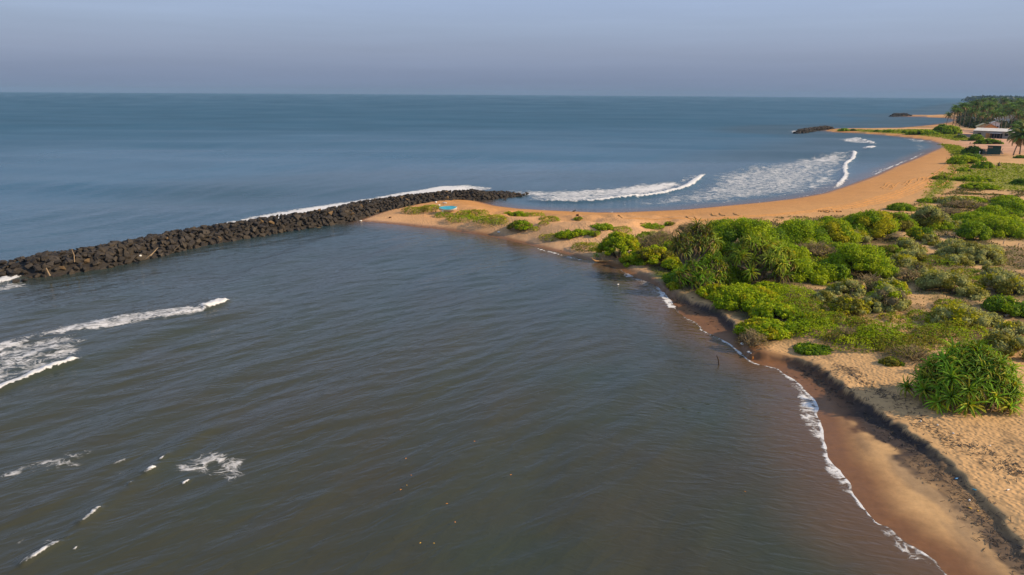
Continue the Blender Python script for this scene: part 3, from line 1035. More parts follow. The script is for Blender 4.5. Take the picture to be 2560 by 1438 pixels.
def bw_h(t, u):
    """top of the core at distance u seaward of the front water line"""
    half = 3.2
    q = abs(u - half) / half
    h = 1.62 * (1 - q ** 2.3)
    e = min(1, .30 + t / 8, .12 + (BW_L - t) / 14)
    return h * e - .12


rs = random.Random(3)
cands = []
t = .4
while t < BW_L - .2:
    c, ti, ni = bw_at(t)
    endf = min(1, (BW_L - t) / 6)
    rows = 13
    for k in range(rows):
        u = (k + .5 + rs.uniform(-.35, .35)) * 6.6 / rows - .15
        if k in (0, 12) and endf < .35:
            continue
        tt = t + rs.uniform(-.4, .4)
        c, ti, ni = bw_at(min(max(tt, 0), BW_L))
        p = c + ni * u
        h = bw_h(tt, u)
        i = rs.randrange(len(SHAPES))
        far_ = 1.0 if t < BW_L * .62 else 0.82
        s = rs.choice([.36, .42, .47, .52, .57, .63, .74]) * far_
        tone = rs.choices([0, 1, 2], [.58, .38, .04])[0]
        if k <= 1 and rs.random() < .25:
            tone = 1
        slope = math.atan2(bw_h(tt, u + .3) - bw_h(tt, u - .3), .6)
        cands.append((p, h + rs.uniform(-.10, .08) * s, i, s, tone, k, tt, ti, slope, u))
    t += rs.uniform(.50, .64) * (1.0 if t < BW_L * .62 else .85)
# a few strays at both ends and along the foot
for px, py, s in ((1285, 489, .7), (1300, 490, .6), (1308, 486, .8), (1316, 484, .75), (1262, 499, .6), (40, 702, .5), (60, 700, .45), (-12, 690, .9), (18, 694, .8)):
    p = P(px, py, .1)
    cands.append((p[:2], .05, rs.randrange(len(SHAPES)), s, 0, 0, 0.0 if px < 200 else BW_L, np.array([1., 0.]), 0.0, 0.0))


def rot_for(ti, slope, rs):
    yaw = math.atan2(ti[1], ti[0]) + rs.gauss(0, .7)
    R_ = Matrix.Rotation(math.atan2(ti[1], ti[0]), 4, 'Z') @ Matrix.Rotation(slope * .9, 4, 'X') @ Matrix.Rotation(rs.gauss(0, .8), 4, 'Z') @ Matrix.Rotation(rs.gauss(0, .22), 4, 'X') @ Matrix.Rotation(rs.gauss(0, .22), 4, 'Y')
    return R_


def px_of(p):
    v = _CM.T @ (np.array([p[0], p[1], p[2] if len(p) > 2 else 0]) - np.array([0, 0, CAM_H]))
    return 1280 + F * v[0] / -v[2], 719 - F * v[1] / -v[2], -v[2]


SECT = [(50, 'breakwater left tip by surf'), (115, 'above the standing plank'), (165, 'left of upright branch'), (215, 'under upright branch'), (260, 'right of upright branch'),
        (330, 'left of leaning sticks'), (400, 'under leaning sticks'), (460, 'right of leaning sticks'), (560, 'left half of breakwater'), (700, 'middle of breakwater'),
        (830, 'right half of breakwater'), (940, 'where bay meets sand'), (1090, 'below the breaking wave'), (1210, 'above the turquoise boat'), (1400, 'breakwater seaward tip')]
COURSE = ['at waterline', 'just above waterline', 'low down', 'low middle', 'lower middle', 'upper middle', 'high up', 'near the crest', 'on crest', 'on crest rear', 'behind crest', 'on sea side', 'at sea waterline']
TONE = ['dark grey', 'brown', 'ochre']
vis = []
for cnd in cands:
    p, h, i, s, tone, k, tt, ti, slope, u = cnd
    px, py, dep = px_of((p[0], p[1], h))
    score = s / dep * (1.0 if k <= 9 else .25) if -15 < px < 2570 else 0
    vis.append((score, px, py, cnd))
vis.sort(key=lambda v: -v[0])
indiv = vis[:300]
rest = vis[300:]
labs = {}
recs = []
for score, px, py, cnd in indiv:
    p, h, i, s, tone, k, tt, ti, slope, u = cnd
    size = 'small' if s < .44 else ('large' if s > .56 else 'middling')
    sec = next(x for lim, x in SECT if px < lim)
    lab = f"{size} {TONE[tone]} {SHAPES[i][0]} {COURSE[k]}, {sec}"
    labs.setdefault(lab, []).append(len(recs))
    o = link('boulder', rock_me(i, tone))
    o.matrix_world = Matrix.Translation((p[0], p[1], h)) @ rot_for(ti, slope, rs) @ Matrix.Scale(s * rs.uniform(.95, 1.15), 4)
    recs.append((o, px, lab))
for lab, ids in labs.items():
    ids.sort(key=lambda j: recs[j][1])
    words = [''] if len(ids) == 1 else (['left of two, ', 'right of two, '] if len(ids) == 2 else ['leftmost of such, '] + ['among such, '] * (len(ids) - 2) + ['rightmost of such, '])
    for w_, j in zip(words, ids):
        a, b_ = lab.split(', ')
        tag(recs[j][0], a + ', ' + w_ + b_, 'boulder', 'boulders of the stone breakwater')
VV, TT, MI, n0 = [], [], [], 0
for score, px, py, cnd in rest:
    p, h, i, s, tone, k, tt, ti, slope, u = cnd
    M = np.array(Matrix.Translation((p[0], p[1], h)) @ rot_for(ti, slope, rs) @ Matrix.Scale(s, 4))
    V = RV[i][1] @ M[:3, :3].T + M[:3, 3]
    VV.append(V); TT.append(RV[i][2] + n0); MI += [tone] * len(RV[i][2]); n0 += len(V)
# the core the boulders rest on
ts = np.linspace(0, BW_L, 160)
us = np.linspace(-.6, 7.0, 15)
CV = []
for t in ts:
    c, ti, ni = bw_at(t)
    for u in us:
        q = c + ni * u
        CV.append((q[0], q[1], bw_h(t, u) - .25))
CV = np.array(CV)
ii = np.arange(len(CV)).reshape(len(ts), len(us))
CT = np.concatenate([np.stack([ii[:-1, :-1], ii[1:, :-1], ii[1:, 1:]], -1).reshape(-1, 3), np.stack([ii[:-1, :-1], ii[1:, 1:], ii[:-1, 1:]], -1).reshape(-1, 3)])
VV.append(CV); TT.append(CT + n0); MI += [0] * len(CT)
o = link('breakwater_rubble', np_mesh('breakwater_rubble', np.concatenate(VV), np.concatenate(TT), M_ROCKS, None, False, MI))
tag(o, 'smaller dark stones filling the breakwater between and behind its boulders', 'rubble', kind='stuff')


def small_breakwater(pts_px, wid, hgt, label, name='breakwater'):
    pts = P2(pts_px, .4)
    s2 = np.concatenate([[0], np.cumsum(np.linalg.norm(np.diff(pts, axis=0), axis=1))])
    VV, TT, MI, n0 = [], [], [], 0
    t = 0
    while t < s2[-1]:
        c = np.array([np.interp(t, s2, pts[:, 0]), np.interp(t, s2, pts[:, 1])])
        e = min(1, .3 + t / 8, .4 + (s2[-1] - t) / 8)
        for k in range(11):
            u = rs.uniform(-1, 1)
            h = hgt * e * (1 - abs(u) ** 1.8)
            i = rs.randrange(len(SHAPES))
            M = np.array(Matrix.Translation((c[0] + rs.uniform(-.6, .6), c[1] + u * wid, h - .1)) @ Matrix.Rotation(rs.uniform(0, 6.3), 4, 'Z') @ Matrix.Rotation(rs.gauss(0, .3), 4, 'X') @ Matrix.Scale(rs.uniform(.7, 1.2), 4))
            V = RV[i][1] @ M[:3, :3].T + M[:3, 3]
            VV.append(V); TT.append(RV[i][2] + n0); MI += [rs.choices([0, 1], [.8, .2])[0]] * len(RV[i][2]); n0 += len(V)
        t += 1.1
    o = link(name, np_mesh(name, np.concatenate(VV), np.concatenate(TT), M_ROCKS, None, False, MI))
    return tag(o, label, 'breakwater', 'short far breakwaters')


small_breakwater([(1991, 332), (2010, 329), (2035, 325), (2060, 322), (2082, 321)], 3.0, 1.7, 'short dark stone breakwater at the tip of the grassy headland')
small_breakwater([(2229, 290.5), (2240, 290), (2255, 289.6), (2275, 289.6)], 4.0, 2.6, 'farthest dark stone breakwater at the tip of the distant sand spit')


# ---------------------------------------------------------------- foliage builders
def rnd_unit(n):
    v = RNG.normal(size=(n, 3))
    return v / np.linalg.norm(v, axis=1, keepdims=True)


def leaf_quads(Pn, Nn, ln, wd, droop=0.0, jitter=.75):
    """a pointed leaf quad (kite) at each point, facing roughly along Nn"""
    n = len(Pn)
    nn = Nn + jitter * RNG.normal(size=(n, 3))
    nn /= np.linalg.norm(nn, axis=1, keepdims=True)
    a = rnd_unit(n)
    a[:, 2] -= droop
    t = a - nn * (a * nn).sum(1, keepdims=True)
    t /= np.linalg.norm(t, axis=1, keepdims=True) + 1e-9
    bb = np.cross(nn, t)
    ln = np.broadcast_to(ln, n)[:, None] * RNG.uniform(.7, 1.3, (n, 1))
    wd = np.broadcast_to(wd, n)[:, None] * RNG.uniform(.7, 1.3, (n, 1))
    v0 = Pn - t * ln * .5
    v1 = Pn + bb * wd * .5 + nn * wd * .12
    v2 = Pn + t * ln * .5
    v3 = Pn - bb * wd * .5 + nn * wd * .12
    V = np.stack([v0, v1, v2, v3], 1).reshape(-1, 3)
    Qd = np.arange(4 * n).reshape(n, 4)
    return V, Qd


def ico_lump(r, sub=2):
    bm = bmesh.new()
    bmesh.ops.create_icosphere(bm, subdivisions=sub, radius=1)
    V = np.array([v.co[:] for v in bm.verts])
    bm.verts.index_update()
    T = np.array([[v.index for v in f.verts] for f in bm.faces])
    bm.free()
    return V * r, np.concatenate([T, T[:, :1]], 1)


ICO_V, ICO_T = ico_lump(1.0, 2)
_tri = ICO_T[:, :3]
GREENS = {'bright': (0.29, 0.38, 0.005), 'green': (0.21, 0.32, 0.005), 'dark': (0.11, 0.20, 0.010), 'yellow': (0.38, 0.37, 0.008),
          'olive': (0.19, 0.185, 0.024), 'sage': (0.34, 0.36, 0.125), 'dry': (0.23, 0.19, 0.10), 'deep': (0.02, 0.05, 0.016)}


def lumps_for(rx, ry, h, size, rs, nmin=6):
    """overlapping round lumps that fill a dome rx, ry, h"""
    L_ = []
    n = int(max(nmin, min(90, 3.8 * rx * ry / (size * size))))
    for _ in range(n):
        a = rs.uniform(0, 6.283)
        q = math.sqrt(rs.uniform(0, 1)) * .86
        x, y = q * math.cos(a) * rx, q * math.sin(a) * ry
        top = h * (1 - q ** 2.6) * rs.uniform(.84, 1.05)
        r = size * rs.uniform(.7, 1.15)
        L_.append((x, y, max(top - r * .75, r * .05), r))
    return L_


def foliage_mesh(name, rx, ry, h, cols, leaf, dens=2.0, lump=None, droop=0.0, sparse=0.0, rs=random, aspect=.6, core=True, jitter=.75, shell=.25):
    lump = lump or max(.35, min(1.1, .42 * min(rx, ry, h * 1.2)))
    Ls = lumps_for(rx, ry, h, lump, rs, 6 if core else int(10 + 14 * max(rx, ry) / lump))
    acc_V, acc_Q, acc_C, n0 = [], [], [], 0
    C0 = np.array([(x, y, z) for x, y, z, r in Ls])
    Rr = np.array([r for *_, r in Ls])
    hue = [GREENS[rs.choices([c for c, _ in cols], [w for _, w in cols])[0]] for _ in Ls]
    for (x, y, z, r), hc in zip(Ls, hue):
        n = int(dens * 2.2 * math.pi * r * r / (leaf * leaf * aspect) * .55)
        n = max(12, min(n, 3000))
        u = rnd_unit(n)
        u[:, 2] = np.where(u[:, 2] < -.35, -u[:, 2], u[:, 2])
        rad = r * (1 - shell * RNG.random(n) + .18 * (RNG.random(n) > .8))
        if sparse:
            k = vnoise(u[:, 0] * 2.2 + x * 3, u[:, 1] * 2.2 + u[:, 2] * 2 + y * 3) > sparse
            u, rad = u[k], rad[k]
        Pn = u * rad[:, None] * np.array([1, 1, .85]) + np.array([x, y, z])
        # drop points buried in other lumps
        D = np.linalg.norm(Pn[:, None] - C0[None], axis=2) / Rr[None]
        ok = ((D < .72).sum(1) == 0) & (Pn[:, 2] > -.1)
        Pn, u = Pn[ok], u[ok]
        if not len(Pn):
            continue
        V, Qd = leaf_quads(Pn, u + np.array([0, 0, .35]), leaf, leaf * aspect, droop, jitter)
        c = np.array(hc)[None] * RNG.uniform(.65, 1.35, (len(Pn), 1)) * np.array([1, 1, 1]) + RNG.normal(0, .006, (len(Pn), 3))
        acc_V.append(V); acc_Q.append(Qd + n0); acc_C.append(np.repeat(np.clip(c, .004, 1), 4, 0)); n0 += len(V)
        if core:
            V = ICO_V * np.array([r, r, r * .85]) * .74 + np.array([x, y, z])
            acc_V.append(V); n1 = len(V)
            T = ICO_T[:, :3]
            acc_Q.append(np.stack([T[:, 0], T[:, 1], T[:, 2], T[:, 2]], 1) + n0)
            acc_C.append(np.tile(np.array(hc) * .8, (n1, 1))); n0 += n1
    V = np.concatenate(acc_V)
    Qd = np.concatenate(acc_Q)
    C = np.concatenate(acc_C)
    return mixed_mesh(name, V, Qd, C)


def mixed_mesh(name, V, Qd, C, mat=None):
    """quads, where a repeated last index marks a triangle"""
    tri = Qd[:, 2] == Qd[:, 3]
    qa, ta = Qd[~tri], Qd[tri][:, :3]
    me = bpy.data.meshes.new(name)
    me.vertices.add(len(V))
    me.vertices.foreach_set('co', np.asarray(V, np.float32).ravel())
    li = np.concatenate([qa.ravel(), ta.ravel()]).astype(np.int32)
    me.loops.add(len(li))
    me.loops.foreach_set('vertex_index', li)
    me.polygons.add(len(qa) + len(ta))
    me.polygons.foreach_set('loop_start', np.concatenate([np.arange(len(qa)) * 4, len(qa) * 4 + np.arange(len(ta)) * 3]).astype(np.int32))
    a = me.color_attributes.new('Col', 'FLOAT_COLOR', 'POINT')
    c4 = np.ones((len(V), 4), np.float32)
    c4[:, :3] = C
    a.data.foreach_set('color', c4.ravel())
    me.materials.append(mat or M_LEAF)
    me.update(calc_edges=True)
    return me


def twig_mesh(name, rx, ry, h, n, mat, rs, r0=.018, branches=3):
    acc = Acc()
    for _ in range(n):
        a = rs.uniform(0, 6.283)
        q = math.sqrt(rs.uniform(0, 1))
        end = np.array([math.cos(a) * rx * q, math.sin(a) * ry * q, h * (1.05 - .55 * q * q) * rs.uniform(.7, 1.1)])
        base = np.array([end[0] * .18, end[1] * .18, -.1])
        mid = base * .45 + end * .55 + np.array([rs.uniform(-.1, .1), rs.uniform(-.1, .1), .06]) * h
        V, Qd = tube([base, mid, end], [r0 * 1.6, r0, r0 * .4], 4)
        acc.add(V, Qd, (1, 1, 1))
        for _ in range(branches):
            f = rs.uniform(.3, .9)
            s = mid * (1 - f) + end * f
            e = s + np.array([rs.uniform(-1, 1), rs.uniform(-1, 1), rs.uniform(.1, 1)]) * .3 * h
            V, Qd = tube([s, e], [r0 * .8, r0 * .3], 3)
            acc.add(V, Qd, (1, 1, 1))
    return acc.mesh(name, mat)


def strap_rosette(n, L_, w, rs, dry=.15, up=1.0, hue=0):
    """arching strap leaves from one point: V, Q, C"""
    acc_V, acc_Q, acc_C, n0 = [], [], [], 0
    for i in range(n):
        a = i * 2.39996 + rs.uniform(-.3, .3)
        el = R(82 - 95 * (i / n) ** .9 * up) + rs.uniform(-.15, .15)
        l = L_ * rs.uniform(.75, 1.15)
        droop = rs.uniform(.9, 1.7)
        K = 4
        d2 = np.array([math.cos(a), math.sin(a)])
        p = np.array([0, 0, 0.])
        pts = [p.copy()]
        e = el
        for k in range(K):
            stp = l / K
            p = p + stp * np.array([d2[0] * math.cos(e), d2[1] * math.cos(e), math.sin(e)])
            pts.append(p.copy())
            e -= droop / K * (1 + .5 * k)
        pts = np.array(pts)
        side = np.array([-d2[1], d2[0], 0])
        ws = np.array([.8, 1, .9, .65, .08]) * w
        # shallow V fold: centre line lower
        for k in range(K + 1):
            acc_V += [pts[k] + side * ws[k] * .5 + np.array([0, 0, ws[k] * .25]), pts[k], pts[k] - side * ws[k] * .5 + np.array([0, 0, ws[k] * .25])]
        for k in range(K):
            b0 = n0 + 3 * k
            acc_Q += [(b0, b0 + 1, b0 + 4, b0 + 3), (b0 + 1, b0 + 2, b0 + 5, b0 + 4)]
        low = i / n
        base = np.array([0.135, 0.25, 0.016]) * rs.uniform(.65, 1.35)
        if hue:
            base = np.array(hue) * rs.uniform(.7, 1.3)
        if rs.random() < .18 + .35 * low:
            base = np.array([0.27, 0.27, 0.02]) * rs.uniform(.7, 1.2)
        if low > 1 - dry and rs.random() < .8:
            base = np.array([0.24, 0.17, 0.085]) * rs.uniform(.6, 1.1)
        acc_C += [base * (1.0 if k < 3 else 1.15) for k in range(K + 1) for _ in range(3)]
        n0 += 3 * (K + 1)
    return np.array(acc_V), np.array(acc_Q), np.array(acc_C)


def xform(V, loc, axis_dir=None, s=1.0, rz=0.0):
    M = Matrix.Rotation(rz, 3, 'Z')
    if axis_dir is not None:
        M = Vector(axis_dir).to_track_quat('Z', 'Y').to_matrix() @ M
    return (V @ np.array(M).T) * s + np.asarray(loc)


def pandanus(name, base, heads, label, group=None, L_=1.15, w=.085, nl=34, trunk=True, dry=.15, hue=0, dome=None, roots=5):
    """heads: list of (x,y,z) relative to base, each one leaf head at the end of a branch"""
    root = empty(name, base)
    tag(root, label, 'pandanus', group)
    acc = Acc()
    tr = Acc()
    fork = np.array([0, 0, .9])
    hs = np.array(heads, float)
    for hpos in heads:
        hpos = np.array(hpos, float)
        kh = random.choice([.6, .85, 1.1, 1.35, 1.6])
        out = hpos - np.array([0, 0, hpos[2] * .35])
        axis = np.array([out[0] * .55, out[1] * .55, 1.1 + abs(out[2]) * .3])
        V, Qd, C = strap_rosette(nl, L_ * random.uniform(.85, 1.15), w, random, dry, 1.0, hue)
        acc.add(xform(V, hpos, axis / np.linalg.norm(axis), 1.0, random.uniform(0, 6.28)), Qd, C * kh)
        if trunk:
            mid = fork * .4 + hpos * .6 + np.array([random.uniform(-.2, .2), random.uniform(-.2, .2), -.25 * hpos[2] * .3])
            V, Qd = tube([np.array([hpos[0] * .12, hpos[1] * .12, -.2]), fork * .5 + mid * .5 - np.array([0, 0, .2]), mid, hpos], [.11, .09, .075, .06], 6, .2)
            tr.add(V, Qd, (1, 1, 1))
    if trunk:
        for k in range(roots):
            a = 6.283 * k / roots + random.uniform(-.4, .4)
            V, Qd = tube([np.array([.1 * math.cos(a), .1 * math.sin(a), .8]), np.array([.45 * math.cos(a), .45 * math.sin(a), -.15])], [.04, .035], 5)
            tr.add(V, Qd, (1, 1, 1))
    link('crown', acc.mesh('crown', M_PAND), root)
    if trunk:
        link('trunk', tr.mesh('trunk', M_BARK), root)
    return root


BUSH_GROUP = {'scaevola': 'green mound bushes of the dunes', 'sage': 'grey green shrubs on the sandy scrub', 'dry': 'dry twiggy shrubs', 'low': 'low creeping plants on the sand'}


def bush(kind, cx, by, w, hpx, label, cols=None, depth=None, lump=None, seed=None, leaf=None, h=None, name=None):
    """kind of bush with its base centre at photo pixel cx,by, w wide and hpx tall in photo pixels"""
    rs = random.Random(seed if seed is not None else int(cx * 13 + by * 7))
    base = G(cx, by)
    k = mpp(base)
    dist0 = math.hypot(base[0], base[1])
    if kind == 'scaevola' and dist0 < 130:
        hpx = hpx * 1.08
    rx = w * k / 2 * (1.24 if kind == 'scaevola' and dist0 < 130 else 1.12)
    dist = math.hypot(base[0], base[1])
    ry = depth if depth else max(.45, min(rx * .85, 4.0))
    # visible height hpx is made of true height and the depth of the top seen from above
    dep = math.atan2(CAM_H - base[2], dist)
    hh = h or max(.25, (hpx * k - ry * .9 * math.sin(dep)) / math.cos(dep))
    base = base + np.array([0, ry * .55, 0])
    base[2] = float(height(base[None, :2])[0]) - .05
    rz = math.atan2(-base[0], base[1])
    lf = leaf or max({'scaevola': .21, 'sage': .18, 'dry': .11, 'low': .16}[kind], .0018 * dist)
    cols = cols or {'scaevola': [('bright', 5), ('green', 4), ('dark', 1)], 'sage': [('sage', 6), ('olive', 2), ('yellow', 1)],
                    'dry': [('dry', 4), ('olive', 3)], 'low': [('green', 3), ('olive', 3), ('yellow', 1)]}[kind]
    nm = name or {'scaevola': 'bush', 'sage': 'shrub', 'dry': 'dry_shrub', 'low': 'low_plant'}[kind]
    if kind == 'low':
        me = foliage_mesh('foliage', rx, ry, hh, cols, lf * .8, 2.6, lump or max(.35, min(.7, .5 * rx)), 0, .12, rs, .7, False, .6, .6)
        o = link(nm, me, None, base)
        o.rotation_euler = (0, 0, rz)
        return tag(o, label, 'plant', BUSH_GROUP[kind])
    root = empty(nm, base, rz)
    tag(root, label, 'bush' if kind == 'scaevola' else 'shrub', BUSH_GROUP[kind])
    if kind == 'scaevola':
        me = foliage_mesh('foliage', rx, ry, hh, cols, lf, 2.1, lump, .2, 0, rs, .62)
    elif kind == 'sage':
        me = foliage_mesh('foliage', rx, ry, hh, cols, lf, 2.4, lump or max(.35, min(.7, .42 * rx)), -.3, .12, rs, .66, True, .9, .5)
    else:
        me = foliage_mesh('foliage', rx, ry, hh, cols, lf, 1.5, lump or max(.3, min(.6, .4 * rx)), 0, .25, rs, .5, False, 1.0, .95)
    link('foliage', me, root)
    nst = int(max(6, min(36, 9 * rx * ry / 1.5))) if kind != 'dry' else int(max(25, min(150, 60 * rx * ry / 1.2)))
    if kind == 'scaevola':
        nst = max(6, nst // 3)
    tw = twig_mesh('stem', rx * .92, ry * .92, hh * (.95 if kind != 'dry' else 1.1), nst, M_TWIG if kind != 'scaevola' else M_TWIG_D, rs, max(.014, .00035 * dist), 2 if kind != 'dry' else 4)
    link('stem', tw, root)
    return root


S, A_, D_, LO = 'scaevola', 'sage', 'dry', 'low'
# the thicket in the middle, from the bay shore inland
bush(S, 1552, 650, 100, 68, 'rounded yellow green bush alone on the bay shore at the left end of the thicket', [('bright', 5), ('yellow', 3), ('green', 2)], lump=.5)
bush(S, 1578, 664, 48, 30, 'small bright bush at the right foot of the lone bay shore bush', [('bright', 5), ('yellow', 2)])
bush(D_, 1655, 640, 120, 62, 'brownish tall dry thicket left of the pandanus with bare stems', [('olive', 5), ('green', 2), ('dry', 2)])
bush(S, 1640, 612, 90, 34, 'flat green bush on the beach side behind the brown thicket', [('green', 4), ('bright', 2), ('olive', 2)])
bush(S, 1640, 664, 100, 50, 'yellowish leafy bush in front of the brown thicket', [('yellow', 3), ('olive', 3), ('bright', 2)], lump=.45)
bush(S, 1692, 675, 62, 32, 'small bright green bush left of the front pandanus heads', [('bright', 6), ('yellow', 2)])
bush(D_, 1735, 600, 90, 42, 'grey brown dead scrub at the top of the thicket', [('dry', 3), ('olive', 4)])
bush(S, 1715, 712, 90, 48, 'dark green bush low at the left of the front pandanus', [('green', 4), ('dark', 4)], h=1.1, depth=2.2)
bush(S, 1690, 722, 40, 18, 'small yellow green bush hanging over the bank', [('yellow', 4), ('bright', 2)])
bush(S, 1880, 640, 180, 92, 'biggest rounded green mound behind the pandanus', [('green', 5), ('bright', 4), ('dark', 1)], depth=4.0)
bush(S, 1820, 585, 90, 38, 'green mound hump left of the top of the biggest mound', [('green', 5), ('bright', 3)])
bush(S, 1925, 662, 80, 56, 'bright green lower right shoulder of the biggest mound', [('bright', 6), ('green', 3)])
bush(S, 2012, 618, 120, 72, 'dark green mound right of the deep shadowed gap', [('green', 5), ('dark', 3), ('bright', 2)], depth=3.4)
bush(S, 2095, 606, 90, 58, 'yellow green mound between the two taller mounds at the beach edge', [('bright', 4), ('yellow', 3), ('green', 2)])
bush(S, 2188, 600, 125, 72, 'smooth bright mound nearest the wide beach with a yellow patch', [('bright', 5), ('yellow', 3), ('green', 3)], depth=3.2)
bush(A_, 2150, 604, 60, 36, 'pale grey green shrub at the foot of the smooth bright mound')
bush(S, 2076, 556, 40, 16, 'tiny bright mound on the sand edge above the thicket', [('green', 4), ('bright', 2)])
bush(D_, 2050, 650, 110, 42, 'brown twiggy scrub between the upper and lower green mounds', [('olive', 5), ('dry', 2), ('yellow', 2)])
bush(S, 2038, 703, 140, 56, 'wide bright green mound below the brown scrub', [('bright', 5), ('green', 5)], depth=2.6)
bush(S, 2168, 694, 145, 84, 'big smooth bright green dome at the right end of the thicket', [('bright', 6), ('green', 5)], depth=3.2, lump=.8)
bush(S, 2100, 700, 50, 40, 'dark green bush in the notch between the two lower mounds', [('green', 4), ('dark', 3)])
bush(S, 1880, 770, 165, 66, 'bright green mound on the bank top in front of the pandanus', [('bright', 6), ('green', 3), ('yellow', 1)], depth=3.0, h=1.35)
bush(S, 1840, 708, 70, 44, 'green bush tucked between the two pandanus groups', [('green', 4), ('bright', 3)])
bush(S, 1950, 800, 110, 46, 'leafy green bush below the bank top mound', [('bright', 4), ('green', 4), ('yellow', 2)], lump=.45, h=1.05, depth=1.9)
bush(S, 1925, 846, 120, 60, 'large leaved yellow green bush overhanging the bank edge', [('yellow', 3), ('bright', 5), ('green', 2)], lump=.45, leaf=.22, h=1.2, depth=2.0)
bush(S, 1985, 836, 70, 34, 'trailing green bush at the right of the overhanging bush', [('bright', 4), ('green', 3)], lump=.4, h=.8, depth=1.3)
bush(D_, 1885, 868, 70, 44, 'dark bare root tangle under the overhanging bush', [('dry', 1)], seed=4)
bush(S, 2048, 884, 84, 24, 'low dark green mat on the bank edge', [('dark', 5), ('green', 3)], lump=.3)
bush(S, 1975, 675, 34, 50, 'narrow yellowing bush at the right edge of the big mound', [('yellow', 5), ('bright', 2)])
# right hand scrub
bush(S, 2262, 527, 62, 20, 'small dark green bush alone at the edge of the wide beach', [('green', 4), ('dark', 2)])
bush(S, 2325, 507, 44, 12, 'tiny low green bush above the lone beach edge bush', [('green', 4)])
bush(A_, 2335, 572, 90, 60, 'tall silvery shrub near the wide beach')
bush(S, 2300, 556, 60, 22, 'green bush nestled at the left foot of the tall silvery shrub', [('green', 4), ('olive', 2)])
bush(S, 2350, 575, 80, 30, 'green bush at the foot of the tall silvery shrub', [('green', 4), ('bright', 3)])
bush(S, 2252, 575, 70, 42, 'olive green bush behind the smooth bright mound', [('olive', 3), ('green', 4)])
bush(S, 2306, 602, 60, 34, 'bright green and dark bush on the scrub left of the sandy clearing', [('bright', 3), ('dark', 3), ('yellow', 1)])
bush(A_, 2330, 612, 40, 28, 'small grey shrub beside the sandy clearing')
bush(S, 2442, 600, 66, 48, 'dark round bush right of the sandy clearing', [('dark', 4), ('green', 4)])
bush(S, 2470, 566, 130, 36, 'wide green bank of bushes left of the right edge', [('green', 5), ('bright', 3), ('dark', 1)], depth=3.5)
bush(S, 2520, 592, 110, 52, 'bright green bushes spilling to the right edge above the posts', [('bright', 5), ('green', 4)], depth=3.5)
bush(S, 2545, 540, 90, 40, 'green bush at the right edge below the lawn', [('green', 5), ('dark', 2)])
bush(S, 2530, 512, 70, 24, 'low green bush on the right just below the lawn', [('bright', 3), ('green', 3)])
bush(D_, 2430, 522, 90, 20, 'faded brownish scrub between the green banks', [('olive', 5), ('dry', 2)])
bush(A_, 2405, 512, 90, 24, 'pale grey shrub patch above the green banks')
bush(S, 2440, 505, 76, 16, 'bright green bush right of the pale grey patch', [('bright', 4), ('green', 3)])
bush(A_, 2280, 632, 70, 40, 'grey green shrub with a thin stake right of the smooth dome')
bush(A_, 2262, 668, 70, 34, 'yellowish grey shrub right of the big smooth dome')
bush(LO, 2345, 664, 66, 26, 'low dark creeper on sand below the clearing')
bush(A_, 2450, 660, 150, 56, 'broad silvery shrub in the middle of the right hand scrub')
bush(A_, 2380, 735, 110, 70, 'tall leafy silvery shrub left of the broad one')
bush(A_, 2320, 690, 80, 40, 'grey shrub with brown twigs beside the tall leafy one', [('sage', 3), ('dry', 2), ('olive', 2)])
bush(LO, 2440, 694, 70, 26, 'low olive mat between the silvery shrubs')
bush(A_, 2525, 735, 110, 66, 'silvery shrub cut by the right edge above the dark bush')
bush(S, 2528, 790, 90, 46, 'dark green bush at the right edge over the fallen log', [('dark', 5), ('green', 2), ('olive', 2)])
bush(A_, 2420, 816, 130, 58, 'wide silvery shrub with yellow leaves at its foot', [('sage', 5), ('yellow', 3)])
bush(A_, 2485, 815, 60, 36, 'small pale shrub right of the yellow footed one')
bush(S, 2235, 738, 80, 44, 'yellow green rounded bush left of the open sand', [('yellow', 3), ('bright', 3), ('sage', 3)], lump=.4)
bush(A_, 2230, 778, 90, 70, 'tall twiggy grey shrub with a green foot beside the open sand', [('sage', 4), ('dry', 2), ('bright', 2)])
bush(D_, 2185, 735, 70, 46, 'brown grey shrub in front of the big smooth dome', [('dry', 3), ('sage', 3)])
bush(A_, 2130, 738, 60, 44, 'pale shrub at the left foot of the big smooth dome')
bush(S, 2130, 788, 90, 48, 'olive bush below the pale shrub', [('olive', 3), ('yellow', 2), ('sage', 2)], lump=.35)
bush(A_, 2072, 758, 60, 34, 'small silvery shrub on the sand gap beside the bank top mound')
bush(LO, 2040, 800, 150, 34, 'wide low creeper carpet right of the bank top mound')
bush(LO, 2105, 820, 130, 30, 'creeper carpet left of the bare dead shrub')
bush(D_, 2122, 855, 70, 52, 'bare pale dead shrub above the beach bank', [('dry', 4)], h=1.0)
bush(LO, 2150, 868, 110, 24, 'leafy creeper at the foot of the bare dead shrub', [('bright', 3), ('olive', 3)])
bush(LO, 2215, 856, 110, 46, 'green creeper mound right of the bare dead shrub', [('bright', 3), ('green', 3), ('olive', 2)])
bush(LO, 2320, 872, 110, 40, 'olive creeper mound above the big pandanus', [('olive', 3), ('green', 3)])
bush(LO, 2300, 845, 80, 24, 'thin creeper strip along the sandy path')
bush(LO, 2245, 805, 56, 16, 'small dark creeper tuft alone on the open sand')
bush(D_, 2300, 908, 100, 40, 'brown grassy shrub left of the big pandanus', [('olive', 3), ('dry', 3)])
bush(S, 2235, 914, 44, 22, 'small dark bush near the debris line', [('dark', 3), ('olive', 3)], lump=.3)
bush(D_, 2320, 935, 40, 34, 'brown dry tuft touching the big pandanus', [('dry', 3)])
bush(A_, 2530, 898, 100, 84, 'large silvery shrub right of the big pandanus top', [('sage', 6), ('olive', 2)])
